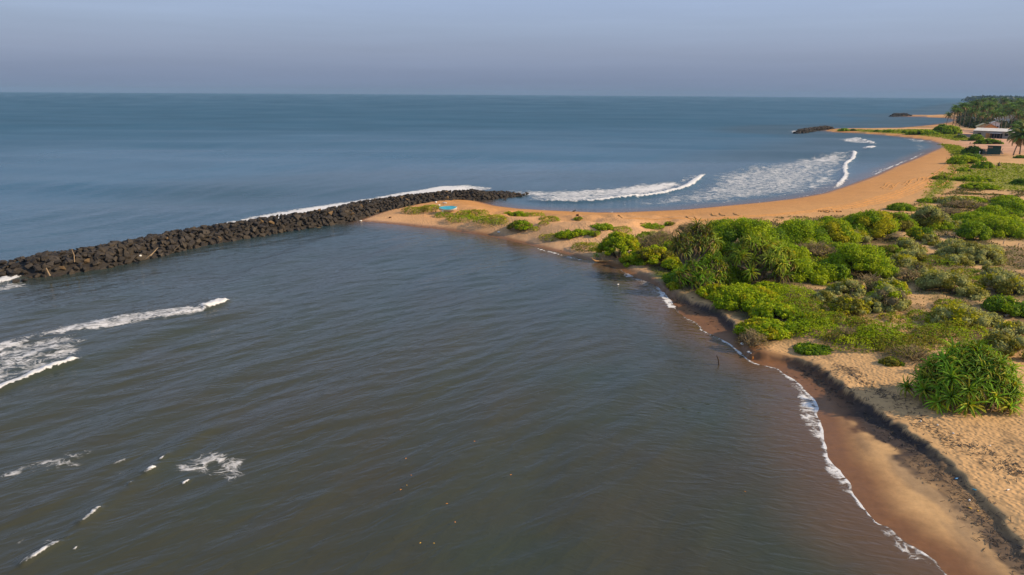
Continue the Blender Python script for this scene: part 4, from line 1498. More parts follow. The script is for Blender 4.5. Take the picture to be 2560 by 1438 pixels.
bush(S, 2462, 890, 60, 40, 'yellow green bush peeping out behind the big pandanus', [('yellow', 3), ('bright', 3)])
bush(LO, 2420, 840, 90, 22, 'low creeper strip below the yellow footed shrub', [('olive', 3), ('bright', 2)])
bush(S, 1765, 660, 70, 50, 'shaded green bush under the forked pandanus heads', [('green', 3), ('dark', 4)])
bush(S, 1690, 648, 80, 46, 'olive bush between the brown thicket and the forked pandanus', [('olive', 4), ('green', 3)])
bush(S, 1800, 640, 70, 60, 'green bush rising left of the biggest mound', [('green', 4), ('bright', 3), ('yellow', 1)])
bush(S, 1800, 745, 90, 36, 'yellow green bush at the foot of the front pandanus heads', [('yellow', 3), ('bright', 3), ('olive', 2)], lump=.4)
bush(S, 1990, 690, 60, 36, 'bright green bush left of the wide lower mound', [('bright', 4), ('green', 3)])
bush(S, 2130, 660, 60, 40, 'green bush joining the smooth dome to the upper mounds', [('green', 4), ('bright', 3)])
bush(S, 2040, 590, 70, 40, 'green shoulder bush on the beach side of the shadowed gap mound', [('green', 4), ('bright', 2)])
bush(S, 2130, 575, 70, 36, 'green bush at the beach edge between two mounds', [('green', 4), ('yellow', 2)])
bush(S, 2225, 560, 60, 30, 'olive bush at the beach edge right of the smooth bright mound', [('olive', 3), ('green', 4)])
bush(A_, 2290, 655, 60, 36, 'small silvery shrub right of the thin stake')
bush(A_, 2400, 665, 70, 34, 'silvery shrub left foot of the broad silvery one')
bush(A_, 2340, 715, 60, 36, 'small silvery shrub at the foot of the tall leafy one')
bush(LO, 2470, 715, 80, 22, 'olive weeds right of the tall leafy shrub')
bush(A_, 2490, 700, 60, 40, 'pale shrub standing behind the silvery shrub at the right edge')
bush(A_, 2365, 810, 60, 34, 'small grey shrub at the left foot of the yellow footed one')
bush(LO, 2320, 800, 60, 18, 'thin weeds on the open sand left of the yellow footed shrub')
bush(LO, 2390, 770, 60, 16, 'dark weeds on the sand above the yellow footed shrub')
bush(A_, 2545, 840, 70, 40, 'silvery shrub at the right edge below the fallen log')
bush(A_, 2475, 645, 80, 40, 'silvery shrub behind the broad one near the right edge posts')
bush(A_, 2400, 625, 70, 30, 'grey shrub on the near rim of the sandy clearing')
bush(D_, 2280, 705, 60, 34, 'brown shrub right of the big smooth dome foot', [('sage', 2), ('dry', 3)])
bush(LO, 2190, 830, 90, 30, 'green weeds between the dead shrub and the open sand', [('green', 3), ('olive', 3)])
bush(LO, 2260, 880, 110, 30, 'olive weeds above the brown grassy shrub', [('olive', 4), ('green', 2)])
bush(LO, 2010, 775, 100, 34, 'creeper between the bank top mound and the pale shrubs', [('green', 3), ('olive', 2)])
bush(D_, 2380, 540, 70, 20, 'faded scrub right of the tall silvery shrub', [('sage', 3), ('dry', 2)])
bush(A_, 2390, 575, 50, 26, 'pale shrub on the path right of the tall silvery shrub')
bush(S, 2500, 545, 80, 30, 'green bush filling the bank left of the right edge', [('green', 4), ('bright', 2)])
bush(S, 2545, 575, 60, 36, 'green bush cut by the right edge below the bank', [('bright', 3), ('green', 4)])
bush(S, 2430, 575, 60, 26, 'green bush behind the dark round bush', [('green', 4), ('dark', 2)])
bush(LO, 1985, 745, 120, 34, 'bright creeper carpet behind the bank top mound', [('bright', 4), ('green', 3)])
bush(LO, 2060, 840, 120, 36, 'green creeper carpet right of the overhanging bank bush', [('bright', 3), ('green', 4)])
bush(S, 2025, 812, 90, 30, 'low leafy bush right of the bank top mound', [('green', 4), ('olive', 2), ('bright', 2)], lump=.35, h=.6)
bush(S, 2190, 852, 80, 30, 'low leafy green bush right of the dead shrub', [('green', 4), ('bright', 3), ('olive', 1)], lump=.35, h=.6)
bush(LO, 2370, 850, 90, 24, 'olive creeper right of the olive mound above the big pandanus', [('olive', 3), ('green', 3)])
bush(A_, 2260, 772, 50, 30, 'small silvery shrub at the right foot of the tall twiggy one')
bush(A_, 2180, 780, 60, 40, 'pale shrub at the left foot of the tall twiggy one')
bush(A_, 2440, 745, 70, 34, 'pale shrub on the sand between the two right hand silvery groups')
bush(A_, 2100, 735, 50, 34, 'pale shrub below the notch of the two lower mounds')
bush(S, 1985, 655, 90, 44, 'green bush between the shadowed gap and the wide lower mound', [('green', 5), ('bright', 3)])
bush(S, 2110, 640, 80, 34, 'yellowish green bush beside the brown twiggy scrub', [('yellow', 2), ('green', 4), ('olive', 2)])
bush(S, 2060, 668, 70, 26, 'olive bush at the right end of the brown twiggy scrub', [('olive', 4), ('green', 3)])
bush(S, 1930, 735, 70, 30, 'green bush at the right foot of the spreading pandanus', [('green', 4), ('bright', 3)], h=.9)
bush(S, 2235, 640, 60, 30, 'dull green bush at the top right of the big smooth dome', [('olive', 3), ('green', 4)])
bush(S, 1600, 660, 60, 30, 'low green bush between the lone bay shore bush and the brown thicket', [('green', 4), ('olive', 3)])
# lawn and beyond
bush(S, 2420, 410, 70, 22, 'bright dome bush at the left end of the lawn', [('bright', 5), ('green', 2)], depth=4)
bush(S, 2440, 402, 60, 20, 'dark green bush behind the bright lawn dome', [('green', 3), ('dark', 4)])
bush(S, 2466, 421, 44, 18, 'dark bush in the middle of the lawn', [('dark', 6), ('green', 2)])
bush(S, 2415, 429, 34, 11, 'small green bush below the dark lawn bush', [('green', 4), ('bright', 2)])
bush(S, 2444, 453, 94, 14, 'long low bright hedge like bush across the lawn', [('bright', 4), ('green', 4)], depth=2.5)
bush(S, 2360, 449, 42, 12, 'low green bush left of the sandy lawn path', [('green', 4), ('olive', 2)])
bush(S, 2462, 474, 96, 16, 'long low bush at the near edge of the lawn', [('bright', 3), ('green', 4)], depth=2.5)
bush(S, 2557, 464, 36, 20, 'dark bush at the right edge of the lawn', [('dark', 5)])
bush(S, 2440, 385, 48, 20, 'deep green bush in front of the green shed', [('dark', 5), ('deep', 2)], depth=3)
bush(S, 2112, 328, 30, 7, 'small round bush near the tip of the headland', [('green', 4)], depth=2)
bush(S, 2135, 327.5, 14, 5, 'tiny dark bush next along the headland', [('dark', 4)], depth=1.2)
bush(S, 2194, 330, 14, 5, 'tiny bush in the middle of the headland strip', [('dark', 4)], depth=1.2)
bush(S, 2225, 331, 26, 7, 'small mound bush in the middle of the headland strip', [('green', 4)], depth=2)
bush(S, 2263, 333, 12, 6, 'little dark bush left of the long headland mound', [('dark', 4)], depth=1.2)
bush(S, 2312, 337, 72, 13, 'long low green mound on the headland', [('green', 4), ('bright', 2)], depth=4)
bush(S, 2362, 333, 40, 22, 'dark shaded bush under the leftmost palms', [('dark', 4), ('green', 2)], depth=4)
bush(S, 2385, 336, 44, 22, 'bright round bush under the leftmost palms', [('bright', 3), ('green', 4)], depth=4)
bush(S, 2446, 352, 30, 17, 'bushy green tree in front of the long pale building', [('green', 3), ('dark', 3)], depth=2.5)
bush(S, 2478, 360, 60, 14, 'dark green hedge in front of the long building porch', [('dark', 4), ('green', 3)], depth=2.5)
bush(S, 2552, 396, 26, 8, 'dark low bush on the bare sand under the tall palm', [('dark', 3)], depth=1)
bush(S, 2405, 345, 26, 9, 'small dark shrub left of the long building', [('dark', 3), ('olive', 2)], depth=2)
# dunes of the spit
for cx, by, w, hh, lab, cols in (
        (1414, 597, 40, 18, 'round green bush low on the dune beside the bay, left of a pair', [('green', 4), ('bright', 3)]),
        (1448, 594, 36, 15, 'round green bush low on the dune beside the bay, right of a pair', [('green', 4), ('bright', 3)]),
        (1302, 578, 56, 24, 'leafy bush on the bay side of the spit dunes', [('green', 4), ('olive', 3)]),
        (1298, 540, 34, 13, 'bright round bush on the dune crest', [('bright', 4), ('green', 2)]),
        (1271, 537, 18, 9, 'small round bush just left of the bright crest bush', [('bright', 4)]),
        (1480, 578, 34, 9, 'flat green bush on the open sand, left one', [('green', 3), ('olive', 2)]),
        (1508, 573, 46, 12, 'flat green bush on the open sand, right one', [('green', 4), ('bright', 2)]),
        (1630, 572, 58, 10, 'long flat bush on the beach above the thicket', [('green', 4), ('olive', 2)]),
        (1680, 563, 22, 6, 'tiny flat bush right of the long flat one', [('olive', 3), ('green', 2)]),
        (1448, 550, 18, 7, 'tiny bush near the brown husk on the beach', [('olive', 3), ('green', 2)])):
    bush(S, cx, by, w, hh, lab, cols, lump=.4)
for cx, by, w, hh, lab in (
        (1110, 543, 40, 10, 'low creeper patch beside the turquoise boat'),
        (1180, 540, 70, 14, 'creeper trailing down the dune right of the boat'),
        (1230, 562, 84, 20, 'wide creeper carpet on the middle spit dune'),
        (1150, 552, 60, 9, 'thin creeper strip on the left spit dune'),
        (1040, 533, 60, 7, 'sparse creeper patch near the breakwater sand corner'),
        (1075, 527, 50, 6, 'sparse creeper patch between breakwater and boat'),
        (1375, 553, 40, 14, 'creeper on the right spit dune crest'),
        (1360, 562, 24, 10, 'small creeper patch below the right dune crest'),
        (1335, 540, 40, 6, 'flat creeper strip along the dune rim'),
        (1375, 600, 40, 8, 'creeper along the bay side wrack line'),
        (1470, 625, 60, 18, 'flat dark creeper left of the lone bay shore bush'),
        (1555, 582, 40, 6, 'faint creeper patch on the open sand'),
        (1340, 575, 22, 7, 'small creeper tuft on the bare dune hollow')):
    bush(LO, cx, by, w, hh, lab)

# ---------------------------------------------------------------- pandanus trees
def heads_from(px_list, base):
    out = []
    for px, py, dy in px_list:
        # a head that stands dy metres deeper than the base, at the height that shows it at px, py
        v = _CM @ np.array([(px - 1280.0) / F, -(py - 719.0) / F, -1.0])
        t = (base[1] + dy) / v[1]
        out.append((v[0] * t - base[0], dy, max(.4, CAM_H + v[2] * t - base[2])))
    return out


rp_ = random.Random(21)
b0 = G(1720, 690)
pandanus('pandanus_tree', b0, heads_from([(1698, 618, .3), (1712, 632, 0), (1690, 606, 1.0), (1716, 602, .8), (1745, 592, 1.2), (1765, 572, 1.8), (1740, 616, .4), (1762, 604, .6), (1775, 618, .3), (1755, 582, 1.0), (1703, 594, .6), (1728, 604, .9), (1733, 580, 1.4), (1772, 590, 1.2), (1690, 626, .3), (1750, 610, .2), (1725, 620, .2), (1785, 606, .8), (1742, 568, 1.8)], b0),
         'blue green pandanus with bare forked trunks left of the biggest mound', 'pandanus trees of the thicket', hue=(0.15, 0.22, 0.05), dry=.35, L_=1.2, w=.11, nl=38)
b0 = G(1778, 718)
pandanus('pandanus_tree', b0, heads_from([(1700, 690, .2), (1722, 676, .5), (1742, 668, .4), (1760, 690, -.3), (1770, 662, .6), (1795, 664, .3), (1798, 684, 0), (1745, 696, -.2), (1812, 696, .2), (1715, 700, 0), (1785, 700, -.4), (1732, 688, .2), (1750, 680, .3), (1775, 678, .2), (1708, 684, .4), (1728, 662, .8), (1783, 654, .8), (1806, 672, .4), (1765, 704, -.5), (1738, 706, -.4), (1800, 706, -.2)], b0),
         'pandanus with drooping yellow green heads nearest the bay, in front of its group', 'pandanus trees of the thicket', dry=.3, L_=1.15, w=.11, nl=38)
b0 = G(1890, 700)
hd = []
for k in range(46):
    a = rp_.uniform(0, 6.28)
    q = math.sqrt(rp_.uniform(.02, 1))
    hd.append((q * 3.3 * math.cos(a), q * 2.5 * math.sin(a), 3.9 * (1 - .62 * q ** 2) * rp_.uniform(.8, 1.05)))
pandanus('pandanus_tree', b0, hd, 'spreading many headed pandanus in the middle of the thicket', 'pandanus trees of the thicket', hue=(0.17, 0.25, 0.016), dry=.2, L_=1.2, w=.10, nl=38)
b0 = G(1955, 706)
pandanus('pandanus_tree', b0, heads_from([(1925, 672, .2), (1950, 668, 0), (1960, 650, .6), (1940, 688, -.3), (1962, 690, -.3), (1935, 650, .8)], b0),
         'small pandanus at the right of the spreading one with a hanging dry skirt', 'pandanus trees of the thicket', dry=.35)
b0 = G(1528, 640)
pandanus('pandanus_tree', b0, heads_from([(1526, 596, 1.2), (1530, 604, 1.0), (1524, 612, .8)], b0), 'slim young pandanus poking up behind the lone bay shore bush', 'pandanus trees of the thicket', L_=.7, w=.06)
# the big one at the right edge
b0 = G(2430, 1010)
b0[1] += .6
hd = []
for k in range(70):
    a = k * 2.39996
    q = math.sqrt((k + .5) / 70)
    wv_ = 1 + .16 * math.sin(2 * a + 1) * q + .10 * math.sin(5 * a) * q
    hd.append((q * 2.65 * math.cos(a) * wv_ * rp_.uniform(.9, 1.08), q * 2.25 * math.sin(a) * wv_ * rp_.uniform(.9, 1.08), 2.75 * (1 - .93 * q ** 2.2) * rp_.uniform(.8, 1.12) + .08))
pandanus('pandanus_tree', b0, hd, 'huge round dark green pandanus clump on the sand at the right edge', None, L_=1.05, w=.105, nl=36, dry=.14)

# ---------------------------------------------------------------- coconut palms
def palm_crown(rs, n=24, L_=3.6, sc=1.0):
    acc_V, acc_Q, acc_C, n0 = [], [], [], 0
    for i in range(n):
        a = i * 2.39996
        low = i / n
        el = R(78 - 105 * low) + rs.uniform(-.12, .12)
        l = L_ * rs.uniform(.85, 1.1)
        K = 9
        d2 = np.array([math.cos(a), math.sin(a)])
        side = np.array([-d2[1], d2[0], 0])
        p = np.zeros(3)
        e = el
        pts = [p.copy()]
        for k in range(K):
            p = p + l / K * np.array([d2[0] * math.cos(e), d2[1] * math.cos(e), math.sin(e)])
            pts.append(p.copy())
            e -= (.10 + .022 * k) * rs.uniform(.8, 1.2)
        col = np.array([0.080, 0.150, 0.024]) * rs.uniform(.5, 1.6)
        if low > .8:
            col = np.array([0.17, 0.125, 0.045]) * rs.uniform(.7, 1.2)
        elif rs.random() < .15:
            col = np.array([0.12, 0.125, 0.022]) * rs.uniform(.8, 1.1)
        for k in range(1, K + 1):
            ll = .75 * math.sin(math.pi * min(.98, (k + .6) / (K + 1.2))) ** .7 * sc
            dirv = pts[k] - pts[k - 1]
            dirv /= np.linalg.norm(dirv)
            for sgn in (1, -1):
                for sub in (0, .5):
                    q0 = pts[k - 1] + (pts[k] - pts[k - 1]) * sub
                    tip = q0 + (side * sgn * .8 + dirv * .55 + np.array([0, 0, -.55])) * ll * rs.uniform(.85, 1.1)
                    wv = dirv * .10 * sc
                    acc_V += [q0 - wv, q0 + wv, tip + wv * .4, tip - wv * .4]
                    acc_Q.append((n0, n0 + 1, n0 + 2, n0 + 3))
                    acc_C += [col] * 4
                    n0 += 4
            u_ = side * .04
            acc_V += [pts[k - 1] - u_, pts[k - 1] + u_, pts[k] + u_, pts[k] - u_]
            acc_Q.append((n0, n0 + 1, n0 + 2, n0 + 3))
            acc_C += [col * 1.2] * 4
            n0 += 4
    return np.array(acc_V), np.array(acc_Q), np.array(acc_C)


M_PTRUNK = simple_mat('palm_trunk', (0.19, 0.15, 0.115), 0.9, 0.25, 3.0, 0.1, 0.2)
PALMS = []
for v in range(5):
    rs_ = random.Random(50 + v)
    hh = [10.5, 12.0, 13.0, 9.0, 6.0][v]
    lean = [(.8, .2), (-.9, .4), (.4, -.6), (-1.6, .2), (1.9, .3)][v]
    path = [np.array([lean[0] * f ** 1.6, lean[1] * f ** 1.6, hh * f - .3]) for f in np.linspace(0, 1, 8)]
    V, Qd = tube(path, [.26, .19, .17, .16, .15, .14, .13, .12], 7)
    tm = np_mesh('trunk', V, Qd, M_PTRUNK, np.ones((len(V), 3)), True)
    V, Qd, C = palm_crown(rs_, 26 if v < 4 else 34, 4.0 if v < 4 else 4.2, 1.0 if v < 4 else 1.25)
    cm_ = np_mesh('crown', V + path[-1], Qd, M_PALM, C)
    V, Qd = [], []
    nut = Acc()
    for k in range(6):
        a = k * 1.05
        nut.add(ICO_V * .15 + path[-1] + np.array([.3 * math.cos(a), .3 * math.sin(a), -.35]), np.stack([ICO_T[:, 0], ICO_T[:, 1], ICO_T[:, 2], ICO_T[:, 2]], 1), (0.16, 0.12, 0.03))
    nm_ = mixed_mesh('coconut_bunch', np.concatenate(nut.V), np.concatenate(nut.Q), np.concatenate(nut.C), M_PALM)
    PALMS.append((tm, cm_, nm_))


def palm(base, v, s, rz, label, group='coconut palms of the grove'):
    root = empty('coconut_palm', base, rz)
    root.scale = (s, s, s)
    tag(root, label, 'palm tree', group)
    link('trunk', PALMS[v][0], root)
    link('crown', PALMS[v][1], root)
    link('coconut_bunch', PALMS[v][2], root)
    return root


palm(G(2533, 389), 4, 1.0, R(5), 'tall leaning palm with a pale trunk right of the green shed', None)
palm(G(2549, 386), 4, 1.12, R(60), 'palm just behind the tall leaning one at the right edge', None)
palm(G(2578, 380), 4, 1.25, R(120), 'palm cut by the right edge of the picture beside the tall leaning one', None)
ORD = ['first', 'second', 'third', 'fourth', 'fifth', 'sixth', 'seventh', 'eighth', 'ninth', 'tenth', 'eleventh', 'twelfth', 'thirteenth', 'fourteenth',
       'fifteenth', 'sixteenth', 'seventeenth', 'eighteenth', 'nineteenth', 'twentieth']
rg_ = random.Random(9)
rows = [('nearest row', 326, [2446, 2458, 2470, 2488, 2500, 2512, 2524, 2538, 2552, 2566], .8),
        ('front row', 318, [2366, 2381, 2390, 2398, 2409, 2424, 2437, 2449, 2462, 2478, 2494, 2512, 2531, 2550, 2566], 1.0),
        ('second row', 308, [2386, 2395, 2404, 2416, 2428, 2441, 2455, 2468, 2482, 2497, 2511, 2526, 2541, 2557, 2570], 1.05),
        ('third row', 299, [2418, 2430, 2441, 2453, 2464, 2477, 2489, 2501, 2513, 2526, 2539, 2551, 2564], 1.1),
        ('fourth row', 293, [2438, 2450, 2460, 2472, 2484, 2497, 2508, 2520, 2533, 2545, 2558], 1.15),
        ('back row', 287, [2448, 2458, 2468, 2479, 2490, 2501, 2512, 2524, 2537, 2549, 2561], 1.2)]
for rn, y0, xs, sc in rows:
    for j, px in enumerate(xs):
        py = y0 + rg_.uniform(-3, 3) - (3 if px < 2376 else 0)
        p = P(px + rg_.uniform(-2, 2), py, 1.3)
        p[2] = float(height(p[None, :2])[0])
        lab = f"{ORD[j]} coconut palm from the left in the {rn} of the grove"
        if rn == 'front row' and j == 0:
            lab = 'leftmost leaning coconut palm at the seaward edge of the grove'
        palm(p, 3 if (rn == 'front row' and j == 0) else rg_.randrange(4), sc * rg_.uniform(.78, 1.0), R(90) if (rn == 'front row' and j == 0) else rg_.uniform(0, 6.28), lab)
# wood behind and between the palms
acc_V, acc_Q, acc_C, n0 = [], [], [], 0
rw = random.Random(31)


def blob(p, r, hgt, n, col):
    global n0
    u = rnd_unit(n)
    u[:, 2] = np.abs(u[:, 2])
    Pn = p + u * np.array([r, r, hgt]) * RNG.uniform(.6, 1.0, (n, 1))
    V, Qd = leaf_quads(Pn, u, r * .42, r * .34, .2, .8)
    c = np.array(col) * RNG.uniform(.6, 1.4, (n, 1))
    acc_V.append(V); acc_Q.append(Qd + n0); acc_C.append(np.repeat(c, 4, 0)); n0 += len(V)


for k in range(2100):
    py = 253.5 + 68 * rw.random() ** 1.35
    x0 = np.interp(py, [253, 258, 262, 272, 285, 300, 313, 322], [2462, 2458, 2452, 2430, 2408, 2398, 2408, 2440])
    px = rw.uniform(x0, x0 + rw.choice([40, 160, 420]))
    p = P(px, py, 1.3)
    dist = math.hypot(p[0], p[1])
    r = rw.uniform(2.2, 3.6) * (1 if dist < 900 else 2.2)
    hh = rw.uniform(2.0, 4.2) if dist < 700 else rw.uniform(4.5, 7.5)
    if dist > 1500:
        r *= 1.8
    blob(np.array([p[0], p[1], hh * .35]), r, hh, 34, rw.choice([(0.030, 0.052, 0.018), (0.045, 0.066, 0.02), (0.022, 0.038, 0.016), (0.07, 0.08, 0.03)]))
for k in range(160):   # far shore
    px = rw.uniform(2440, 3000)
    py = rw.uniform(252.3, 254.5)
    p = P(px, py, 1.3)
    blob(np.array([p[0], p[1], 5]), 45, rw.uniform(8, 13), 30, (0.03, 0.05, 0.02))
o = link('distant_wood', np_mesh('distant_wood', np.concatenate(acc_V), np.concatenate(acc_Q), M_PALM, np.concatenate(acc_C)))
tag(o, 'dark mixed wood behind and between the coconut palms, running along the far coast', 'wood', kind='stuff')

# ---------------------------------------------------------------- buildings
def at_px(px, py, z=None):
    p = P(px, py, 1.3)
    p[2] = float(height(p[None, :2])[0])
    return p


# long pale building
pL = at_px(2431, 342)
pR = at_px(2534, 346.5)
v = pR - pL
Lb = math.hypot(v[0], v[1])
ang = math.atan2(v[1], v[0])
root = empty('long_building', (pL[0], pL[1], (pL[2] + pR[2]) / 2), ang)
tag(root, 'long low pale building with a light sheet roof in front of the palm grove', 'building')
bm = bmesh.new()
H1, DB = 2.75, 8.0
box(bm, (Lb / 2, DB / 2, H1 / 2 - .3), (Lb, DB, H1 + .6))
link('wall', bm_mesh('wall', bm, M_WALL), root)
bm = bmesh.new()
prism(bm, [(-.5, H1 + .02), (DB / 2, H1 + 1.05), (DB + .5, H1 + .02), (DB + .5, H1 + .14), (DB / 2, H1 + 1.19), (-.5, H1 + .14)], 0, Lb * .905)
rf = bm_mesh('roof', bm, M_ROOF)
rf.transform(Matrix(((0, 1, 0, 0), (1, 0, 0, 0), (0, 0, 1, 0), (0, 0, 0, 1))))
link('roof', rf, root)
bm = bmesh.new()
prism(bm, [(-.8, H1 - .15), (DB / 2, H1 + .85), (DB / 2, H1 + .97), (-.8, H1 - .03)], Lb * .93, Lb * 1.03)
rf = bm_mesh('roof', bm, M_ROOF)
rf.transform(Matrix(((0, 1, 0, 0), (1, 0, 0, 0), (0, 0, 1, 0), (0, 0, 0, 1))))
link('roof', rf, root)
for x, w_, h_, nm, mt in ((Lb * .36, 1.2, 1.9, 'door', M_ORANGE), (Lb * .43, 1.5, 1.9, 'door', M_ORANGE), (Lb * .52, 3.0, 2.0, 'porch_opening', M_DARK), (Lb * .66, 2.0, 1.9, 'porch_opening', M_DARK),
                          (Lb * .16, 1.2, .9, 'window', M_DARK), (Lb * .82, 1.2, .9, 'window', M_DARK)):
    bm = bmesh.new()
    zc = h_ / 2 if nm != 'window' else 1.5
    box(bm, (x, -.04, zc), (w_, .09, h_))
    link(nm, bm_mesh(nm, bm, mt), root)
bm = bmesh.new()
for x in (Lb * .46, Lb * .56, Lb * .62, Lb * .70):
    box(bm, (x, -1.6, 1.0), (.16, .16, 2.0))
link('porch_post', bm_mesh('porch_post', bm, M_BARK), root)
bm = bmesh.new()
box(bm, (Lb * .57, -.95, 2.1), (Lb * .28, 1.7, .08), 0, .08)
link('porch_roof', bm_mesh('porch_roof', bm, M_TIN), root)

# orange gabled house behind it
def gable_house(px, py, w_, d_, h_, rise, mw, mr, label, rz=0.0, door=True):
    b = at_px(px, py)
    root = empty('gabled_house', b, rz)
    tag(root, label, 'house')
    bm = bmesh.new()
    prism(bm, [(-w_ / 2, -.3), (w_ / 2, -.3), (w_ / 2, h_), (0, h_ + rise), (-w_ / 2, h_)], 0, d_)
    link('wall', bm_mesh('wall', bm, mw), root)
    bm = bmesh.new()
    o_ = .4
    prism(bm, [(-w_ / 2 - o_, h_ - o_ * rise / (w_ / 2) + .02), (0, h_ + rise + .03), (w_ / 2 + o_, h_ - o_ * rise / (w_ / 2) + .02), (w_ / 2 + o_, h_ - o_ * rise / (w_ / 2) + .16), (0, h_ + rise + .18), (-w_ / 2 - o_, h_ - o_ * rise / (w_ / 2) + .16)], -o_, d_ + o_)
    link('roof', bm_mesh('roof', bm, mr), root)
    if door:
        for nm, x, z_, a, c in (('door', 0, .95, .9, 1.9), ('window', w_ * .3, 1.5, .8, .8), ('window', -w_ * .3, 1.5, .8, .8)):
            bm = bmesh.new()
            box(bm, (x, -.03, z_), (a, .08, c))
            link(nm, bm_mesh(nm, bm, M_DARK), root)
    return root


M_RTILE = simple_mat('roof_tile', (0.40, 0.19, 0.075), 0.85, 0.25, 2.0)
M_CREAM = simple_mat('cream_wall', (0.62, 0.50, 0.26), 0.85, 0.1, 1.0)
gable_house(2474, 333, 5.5, 6, 2.7, 1.4, M_ORANGE, M_RTILE, 'orange house with a brown gable behind the long building', R(-25))
gable_house(2458, 331, 5.0, 6, 2.9, 1.3, M_CREAM, M_CREAM, 'cream roofed house left of the orange house', R(-25))
gable_house(2433, 309, 4.5, 5, 2.6, 1.0, M_WHITE, M_TIN, 'small white house between palm trunks at the left of the grove', R(-25))
gable_house(2504, 315, 7.0, 6, 4.2, 1.0, M_WHITE, M_ROOF, 'white house half hidden by palms right of the orange house', R(-30))
gable_house(2516, 308, 10.0, 7, 5.0, .9, M_WHITE, M_ROOF, 'farther white roofed house above the half hidden one', R(-30), False)
gable_house(2486, 324, 4.0, 4, 3.4, .7, M_WHITE, M_TIN, 'narrow white shed just right of the orange house', R(-25))
# low mauve-grey walls at the left of the building
b = at_px(2412, 341.5)
bm = bmesh.new()
box(bm, (0, 0, .55), (5.5, .25, 1.3), R(-25))
box(bm, (0, 0, 1.24), (5.6, .34, .1), R(-25))
tag(link('yard_wall', bm_mesh('yard_wall', bm, simple_mat('mauve_wall', (0.33, 0.27, 0.26), .9, .2, 1.0)), None, b), 'low mauve grey yard wall left of the long building', 'wall')

# green shed
b = at_px(2484, 385)
root = empty('green_shed', b, math.atan2(-b[0], b[1]) * .9)
tag(root, 'dark green wooden shed with a thin tin roof beside the tall palm', 'shed')
bm = bmesh.new()
box(bm, (0, 1.3, 1.1), (3.3, 2.6, 2.6))
link('wall', bm_mesh('wall', bm, M_GREEN), root)
bm = bmesh.new()
box(bm, (.1, 1.25, 2.52), (4.2, 3.4, .06), 0, -.07)
link('roof', bm_mesh('roof', bm, M_TIN), root)
bm = bmesh.new()
box(bm, (-1.1, -.03, 2.05), (1.2, .08, .45))
link('signboard', bm_mesh('signboard', bm, simple_mat('plain_board', (.35, .22, .15), .8)), root)
bm = bmesh.new()
for k in range(5):
    box(bm, (-2.3, .3, .25 + .3 * k), (1.2, .07, .2), 0, 0)
link('side_slats', bm_mesh('side_slats', bm, simple_mat('grey_slats', (.10, .12, .12), .8)), root)
# leaning poles right of the shed
acc = Acc()
bp_ = at_px(2503, 384)
for k in range(7):
    x0, x1 = rg_.uniform(-.9, .9), rg_.uniform(-1.0, 1.0)
    V, Qd = tube([np.array([x0, rg_.uniform(-.3, .3), -.1]), np.array([x1, rg_.uniform(.2, .6), rg_.uniform(1.1, 1.9)])], [.06, .05], 5)
    acc.add(V, Qd, (1, 1, 1))
tag(link('pole_stack', acc.mesh('pole_stack', simple_mat('pale_poles', (.45, .40, .36), .8)), None, bp_), 'untidy stack of pale poles leaning right of the green shed', 'poles')

# ---------------------------------------------------------------- small things
def boat():
    b = G(1120, 531)
    root = empty('small_boat', b + np.array([0, 0, .25]), R(14))
    root.rotation_euler = (R(24), 0, R(14))
    tag(root, 'small turquoise and white boat resting on the spit sand by the breakwater', 'boat')
    Lh = 1.35
    xs = np.linspace(-1, 1, 13)
    ring = []
    bm = bmesh.new()
    for x in xs:
        wv = .48 * (1 - abs(x) ** 2.6) + .02
        sh = .10 * x * x
        ring.append([bm.verts.new((x * Lh, yy * wv, zz_ + sh)) for yy, zz_ in ((-1, .52), (-.92, .30), (-.6, .10), (0, .04), (.6, .10), (.92, .30), (1, .52))])
    for a, c in zip(ring[:-1], ring[1:]):
        for k in range(6):
            bm.faces.new((a[k], a[k + 1], c[k + 1], c[k]))
    link('hull', bm_mesh('hull', bm, M_WHITE, True), root)
    bm = bmesh.new()
    top, bot = [], []
    for x in xs:
        wv = .46 * (1 - abs(x) ** 2.6) + .02
        sh = .10 * x * x
        top.append([bm.verts.new((x * Lh * .99, yy * wv, .50 + sh + (.10 if yy == 0 else 0))) for yy in (-1, -.5, 0, .5, 1)])
    for a, c in zip(top[:-1], top[1:]):
        for k in range(4):
            bm.faces.new((a[k], a[k + 1], c[k + 1], c[k]))
    link('deck', bm_mesh('deck', bm, M_TURQ, True), root)
    bm = bmesh.new()
    box(bm, (-.85, 0, .1), (.12, .95, .34))
    link('chock', bm_mesh('chock', bm, M_WHITE), root)


boat()


def stick(name, pts, radii, mat, label, cat, group=None, sub=()):
    pts = [np.asarray(p, float) for p in pts]
    o_ = pts[0].copy()
    acc = Acc()
    V, Qd = tube([p - o_ for p in pts], radii, 7, .25)
    acc.add(V, Qd, (1, 1, 1))
    for a, c, r in sub:
        V, Qd = tube([np.asarray(a) - o_, np.asarray(c) - o_], [r, r * .5], 5)
        acc.add(V, Qd, (1, 1, 1))
    o = link(name, acc.mesh(name, mat, True), None, o_)
    return tag(o, label, cat, group)


def pz(px, py, ref, dz=0):
    """point at the depth of ref seen at px, py"""
    v = _CM @ np.array([(px - 1280.0) / F, -(py - 719.0) / F, -1.0])
    t = ref[1] / v[1]
    return np.array([v[0] * t, ref[1], CAM_H + v[2] * t])


